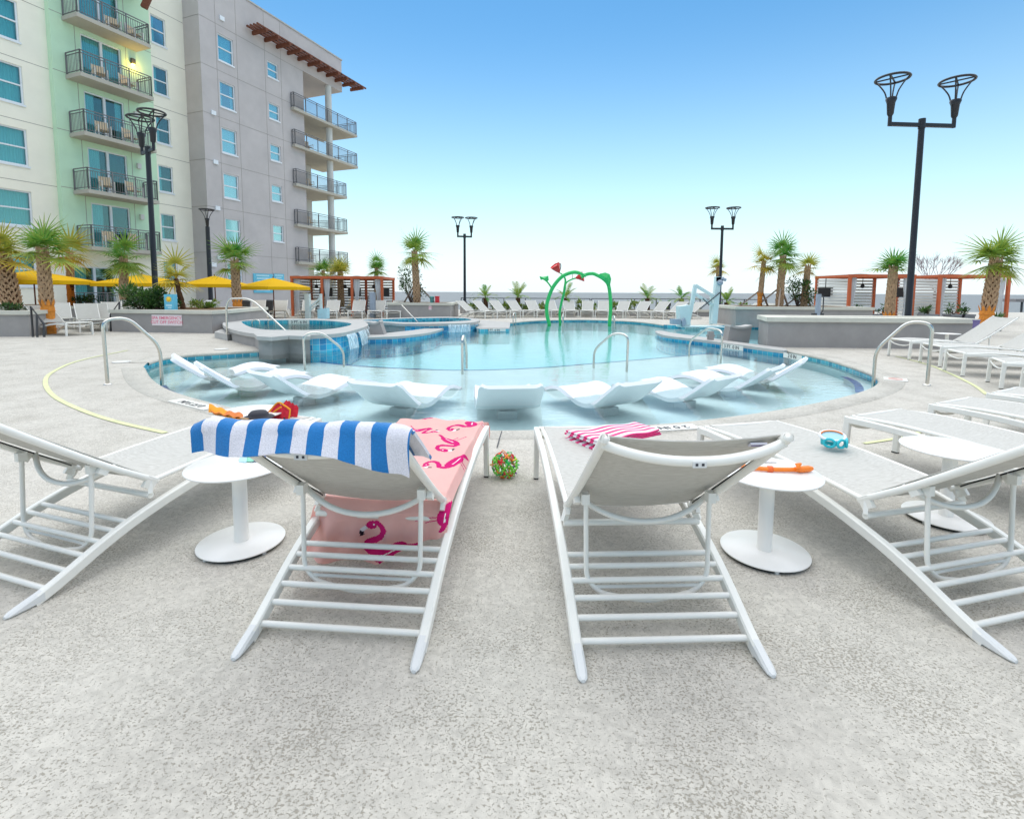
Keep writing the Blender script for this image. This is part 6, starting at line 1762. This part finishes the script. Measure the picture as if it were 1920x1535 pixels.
# =================================================================== POOL LIFTS
YP = 19.8
def pl(x, y, dy=0): return P(x, y, YP + dy)
lf = thing('pool_lift', (pl(1310, 611).x, YP, 0), "large pale aluminium pool lift with raised arm and covers on the right", 'pool lift')
a = MB(); a.bar(pl(1338, 607), pl(1346, 519), .20, .2, 0, (0, 1, 0)); a.bar(pl(1341, 524), pl(1356, 523), .2, .16); a.build('mast', M['liftgrey'], lf, world=True)
a = MB(); a.tube([pl(1352, 522, -.1), pl(1361, 525, -.1)], .06, 8); a.ball(pl(1350, 530, -.1), .12, 6); a.build('motor', M['covergrey'], lf, world=True)
a = MB(); a.bar(pl(1304, 534), pl(1289, 611), .13, .13, 0, (0, 1, 0)); a.bar(pl(1304, 535), pl(1338, 556), .11, .10, 0, (0, 1, 0)); a.bar(pl(1300, 549), pl(1336, 571), .09, .16, 0, (0, 1, 0)); a.bar(pl(1335, 556, .2), pl(1333, 608, .2), .12, .12, 0, (0, 1, 0)); a.build('lift_arm', M['liftgrey'], lf, world=True)
a = MB(); a.tube([pl(1352, 547, -.15), pl(1313, 579, -.15)], .022, 6); a.tube([pl(1318, 560, -.15), pl(1330, 572, -.15)], .022, 6); a.build('actuator', M['dark'], lf, world=True)
a = MB(); c = pl(1281, 592); a.obox(c, (.20, 0, .03), (0, .22, 0), (-.03, 0, .40)); a.build('battery_cover', M['liftgrey'], lf, world=True)
a = MB(); c = pl(1266, 603, -.2); a.obox(c, (.16, 0, 0), (0, .18, 0), (0, 0, .10)); a.obox(c + Vector((.3, .02, -.02)), (.08, .04, .06), (0, .16, 0), (-.03, 0, .12)); a.build('lift_seat', M['covergrey'], lf, world=True)
a = MB(); a.box(pl(1290, 611).x - .35, pl(1345, 611).x + .2, YP - .3, YP + .4, 0, .05); a.build('base_plate', M['liftgrey'], lf, world=True)
def small_lift(x, y, label, Y, sc=1.0):
    c = P(x, y, Y); c.z = 0; t = thing('pool_lift', c, label, 'pool lift'); s = sc
    a = MB(); a.box(-.11 * s, .11 * s, -.11 * s, .11 * s, 0, 1.25 * s); a.bar((0, 0, 1.2 * s), (-.2 * s, 0, 1.28 * s), .1 * s, .1 * s); a.build('mast', M['liftgrey'], t)
    a = MB(); a.bar((.05 * s, 0, .55 * s), (.62 * s, 0, 1.05 * s), .08 * s, .10 * s, 0, (0, 1, 0)); a.bar((.05 * s, .0, .40 * s), (.60 * s, 0, .86 * s), .06 * s, .07 * s, 0, (0, 1, 0)); a.bar((.64 * s, 0, .3 * s), (.64 * s, 0, 1.25 * s), .10 * s, .12 * s, 0, (0, 1, 0)); a.build('lift_arm', M['liftgrey'], t)
    a = MB(); a.obox((.75 * s, 0, .28 * s), (.22 * s, 0, .03), (0, .2 * s, 0), (0, 0, .26 * s)); a.build('seat_cover', M['posterlt'], t)
small_lift(578, 598, "small pale pool lift standing behind the hot tub", 23.8, .98)
def cover_post(x, y, Y, label, h=1.3):
    c = P(x, y, Y); c.z = 0; t = thing('covered_post', c, label, 'covered lift')
    a = MB(); a.sweep([(0, 0, 0), (.0, 0, h * .5), (0, 0, h)], tube_round(.30, .26, .06), (0, 1, 0)); a.build('cover', M['covergrey'], t)
    a = MB(); a.tube([(-.3, -.1, .2), (-.18, -.12, .85 * h)], .025, 6); a.tube([(-.32, -.1, .55), (-.16, -.12, .62)], .025, 6); a.build('folded_arm', M['dark'], t)
cover_post(699, 596, 26, "grey-blue covered lift post at the right end of the long cabana", 1.30)
c = P(1533, 589, 18.6); t = thing('covered_post', (c.x, c.y, 0), "grey-blue covered lift post in front of the staked palms", 'covered lift')
a = MB(); a.sweep([(0, 0, 0), (.0, 0, .7), (0, 0, 1.33)], tube_round(.16, .16, .04), (0, 1, 0)); a.build('cover', M['covergrey'], t)
a = MB(); a.tube(rounded([(.1, 0, .62), (.19, 0, .70), (.19, 0, 1.22), (.08, 0, 1.28)], .08, 4), .02, 6); a.box(-.2, .2, -.06, .06, .55, .62); a.build('folded_arm', M['dark'], t)
# white post with dark fitting on the lagoon wall
c = G(1332, 637, .03); t = thing('dive_stanchion', c, "short grey stanchion on the lagoon wall behind the low grab rail", 'stanchion')
a = MB(); a.box(-.07, .07, -.07, .07, 0, .24); a.box(-.11, .11, -.03, .03, .09, .14); a.build('post', M['stucco_grey'], t)

# =================================================================== WALL SIGNS, BINS, RAILS
def wall_panel(x0, y0, x1, y1, n_, label, m_, extra=None):
    def onp(x, y):
        d_ = ray(x, y); A = B(0, n_, 0); k = (A - CAMP).dot(BN) / d_.dot(BN); return CAMP + d_ * k
    p, q = onp(x0, y1), onp(x1, y0); c = (p + q) / 2; t = thing('wall_sign', c, label, 'sign', 'light blue signs on the grey hotel wall')
    hw_, hh_ = (q - p).dot(BD) / 2, (q.z - p.z) / 2
    a = MB(); a.obox((0, 0, 0), BD * hw_, BN * .02, UZ * hh_); a.build('sign_board', m_, t)
    return t, hw_, hh_
rr = random.Random(9)
for i, (x0, y0, x1, y1, lb) in enumerate(((476, 514, 511, 549, "light blue pool rules sign on the grey hotel wall, taller one"), (514, 514, 532, 542, "light blue pool rules sign on the grey hotel wall, narrow one"))):
    t, hw_, hh_ = wall_panel(x0, y0, x1, y1, .03, lb, M['poster'])
    a = MB()                                   # rows of unreadable small print as pale blocks
    for r_ in range(6):
        z = hh_ * (.8 - r_ * .30); w_l = hw_ * rr.uniform(.5, .85)
        a.obox(BN * .024 + UZ * z - BD * hw_ * .05, BD * w_l, BN * .004, UZ * hh_ * .085)
    a.build('print_block', M['posterlt'], t)
c = P(321, 578, 16.5); c.z = .70
t = thing('sun_poster_box', (c.x, c.y, c.z), "sky blue box with yellow sun picture standing on the sign planter", 'box')
a = MB(); a.box(-.15, .15, -.1, .1, 0, .52); a.build('box_body', M['poster'], t)
a = MB(); a.lathe([(.001, 0), (.07, 0), (.07, .006), (.001, .006)], n=16); 
a.v = [(x, -.101 - z, y + .36) for x, y, z in a.v]
for k in range(10):
    an = 2 * math.pi * k / 10; a.bar((math.cos(an) * .07, -.104, .36 + math.sin(an) * .07), (math.cos(an) * .10, -.104, .36 + math.sin(an) * .10), .02, .006, 0, (0, 1, 0))
a.build('sun_picture', M['sunyel'], t)
a = MB(); a.obox((0, -.103, .16), (.10, 0, 0), (0, .003, 0), (0, 0, .035)); a.obox((.02, -.103, .08), (.06, 0, 0), (0, .003, 0), (0, 0, .025)); a.build('print_block', M['posterlt'], t)
for (x, m_, lb) in ((810, 'tealbin', "teal round bin on the planter right of the lone palm"), (820, 'red', "red bin on the planter right of the lone palm")):
    c = P(x, 569, 25.8); c.z = .78; t = thing('bin', c, lb, 'bin')
    a = MB(); a.lathe([(.09, 0), (.11, .26), (.125, .27), (.125, .31), (.10, .33)], n=14) if m_ != 'red' else a.box(-.10, .10, -.1, .1, 0, .30); 
    if m_ == 'red': a.box(-.115, .115, -.115, .115, .30, .34)
    a.build('bin_body', M[m_], t)
c = P(665, 575, 26.5)
# white hoop chair near the planter end
c = P(394, 579, 19.2); c.z = .66; t = thing('white_hoop', c, "white arched hoop standing on the planter end near the hot tub", 'hoop')
a = MB(); a.tube(rounded([(-.2, 0, 0), (-.2, 0, .27), (.2, 0, .27), (.2, 0, 0)], .18, 6), .05, 8); a.build('hoop_tube', M['white'], t)
# dark bollard bins near hotel
for i, (x, Y) in enumerate(((461, 27.5), (505, 28.5))):
    c = P(x, 575, Y); c.z = 0; t = thing('waste_bin', c, "dark waste bin by the grey hotel wall, %s" % ("beside the orange-wrapped palm" if i == 0 else "under the light blue signs"), 'bin', 'dark waste bins')
    a = MB(); a.lathe([(.19, 0), (.22, .7), (.24, .72), (.24, .80), (.2, .84)], n=14); a.build('bin_body', M['dark'], t)
def railing(p, q, h, label, bars=True, m_='dark', cat='railing'):
    p, q = Vector(p), Vector(q); t = thing('railing', p, label, cat); a = MB(); d_ = q - p; L = d_.length
    a.bar((0, 0, h), d_ + Vector((0, 0, h)), .045, .045); a.bar((0, 0, .12), d_ + Vector((0, 0, .12)), .03, .03)
    k = max(1, round(L / 1.4))
    for i in range(k + 1): a.bar(d_ * i / k, d_ * i / k + Vector((0, 0, h)), .05, .05, 0, (0, 1, 0))
    a.build('rails', M[m_], t)
    if bars:
        b2 = MB(); k = round(L / .13)
        for i in range(1, k): b2.bar(d_ * i / k + Vector((0, 0, .12)), d_ * i / k + Vector((0, 0, h)), .016, .016, 0, (0, 1, 0))
        b2.build('balusters', M[m_], t)
    return t
railing((-3.3, 32.5, .0), (5.0, 32.3, .0), .95, "dark metal railing on the sea side behind the far loungers, left stretch", bars=False)
railing((5.1, 32.3, .0), (16, 31.6, .0), .95, "dark metal railing on the sea side behind the far loungers, right stretch", bars=False)
# stair rails at left
def stair_rail(pts, Y, label):
    w3 = [P(x, y, Y) for x, y in pts]; b_ = w3[0]; t = thing('stair_rail', b_, label, 'stair rail', 'dark stair rails')
    a = MB(); a.tube([p - b_ for p in w3], .028, 8); a.build('rail_tube', M['dark'], t)
stair_rail([(62, 632), (58, 575), (82, 607), (83, 632)], 14.3, "dark bent stair rail at the end of the left planter")
stair_rail([(70, 632), (69, 590)], 14.1, "short dark upright rail beside the left planter end")
stair_rail([(208, 625), (207, 590), (224, 566), (223, 625)], 16.4, "dark stair rail at the left end of the sign planter")
c = P(220, 612, 16.4); t = thing('outlet_box', c, "small dark electrical box on the sign planter corner", 'box'); a = MB(); a.box(-.05, .05, -.04, .02, -.05, .05); a.box(-.06, .06, .02, .03, -.06, .06); a.build('box_body', M['dark'], t)
# speaker bollards on the far deck
for i, (x, yt) in enumerate(((996, 566), (1125, 567), (1252, 568))):
    c = P(x, 590, 30.6); tp_ = P(x, yt, 30.6); c.z = 0
    t = thing('deck_bollard', c, "dark square bollard, %s from the left behind the far loungers" % ORD[i], 'bollard', 'dark bollards behind the far loungers')
    a = MB(); a.box(-.10, .10, -.1, .1, 0, tp_.z - .2); a.box(-.13, .13, -.13, .13, tp_.z - .19, tp_.z); a.build('bollard_body', M['dark'], t)
# pier out at sea
c = P(1905, 560, 120); t = thing('pier', (c.x, 120, -4), "distant timber pier on slim piles at the right edge over the sea", 'pier')
a = MB(); a.box(-2, 45, -2, 2, 3.6, 4.3); a.build('pier_deck', M['pier'], t)
a = MB()
for x in (0, 3.2, 9, 14): a.tube([(x, -1.5, -1), (x, -1.5, 3.6)], .22, 7)
a.build('piles', M['dark'], t)
# purple post by the right planter end
c = P(1829, 625, 11.9); t = thing('bollard_post', (c.x, c.y, 0), "slim violet-grey post at the right end of the long planter wall", 'post')
a = MB(); a.box(-.045, .045, -.045, .045, 0, .72); a.box(-.055, .055, -.055, .055, .72, .74); a.build('post_body', M['violet'], t)

for x, y, lb in ((228, 678.5, "round white skimmer lid flush in the deck left of the pool end"), (415, 654.5, "round white skimmer lid flush in the deck before the hot tub steps")):
    c = G(x, y, .007); t = thing('skimmer_lid', c, lb, 'lid')
    a = MB(); a.lathe([(.14, -.004), (.14, .004), (.13, .006), (.001, .006)], n=24); a.build('lid_plate', M['tilewhite'], t)
    a = MB(); a.tube([Vector((math.cos(R(15 * k)) * .145, math.sin(R(15 * k)) * .145, .003)) for k in range(24)], .005, 5, closed=True); a.build('lid_ring', M['cap'], t)
c = G(1679, 711, .008); t = thing('no_diving_tile', c, "square white tile with faint red no diving ring beside the right deck grab rail", 'tile', rz=R(-35))
a = MB(); a.box(-.15, .15, -.15, .15, -.004, .004); a.build('tile_plate', M['tilewhite'], t)
a = MB(); a.tube([Vector((math.cos(R(15 * k)) * .09, math.sin(R(15 * k)) * .09, .005)) for k in range(24)], .007, 5, closed=True); a.bar((-.06, .06, .006), (.06, -.06, .006), .014, .004); a.build('red_ring', mat('faded_red_print', (.72, .36, .30), .6), t)
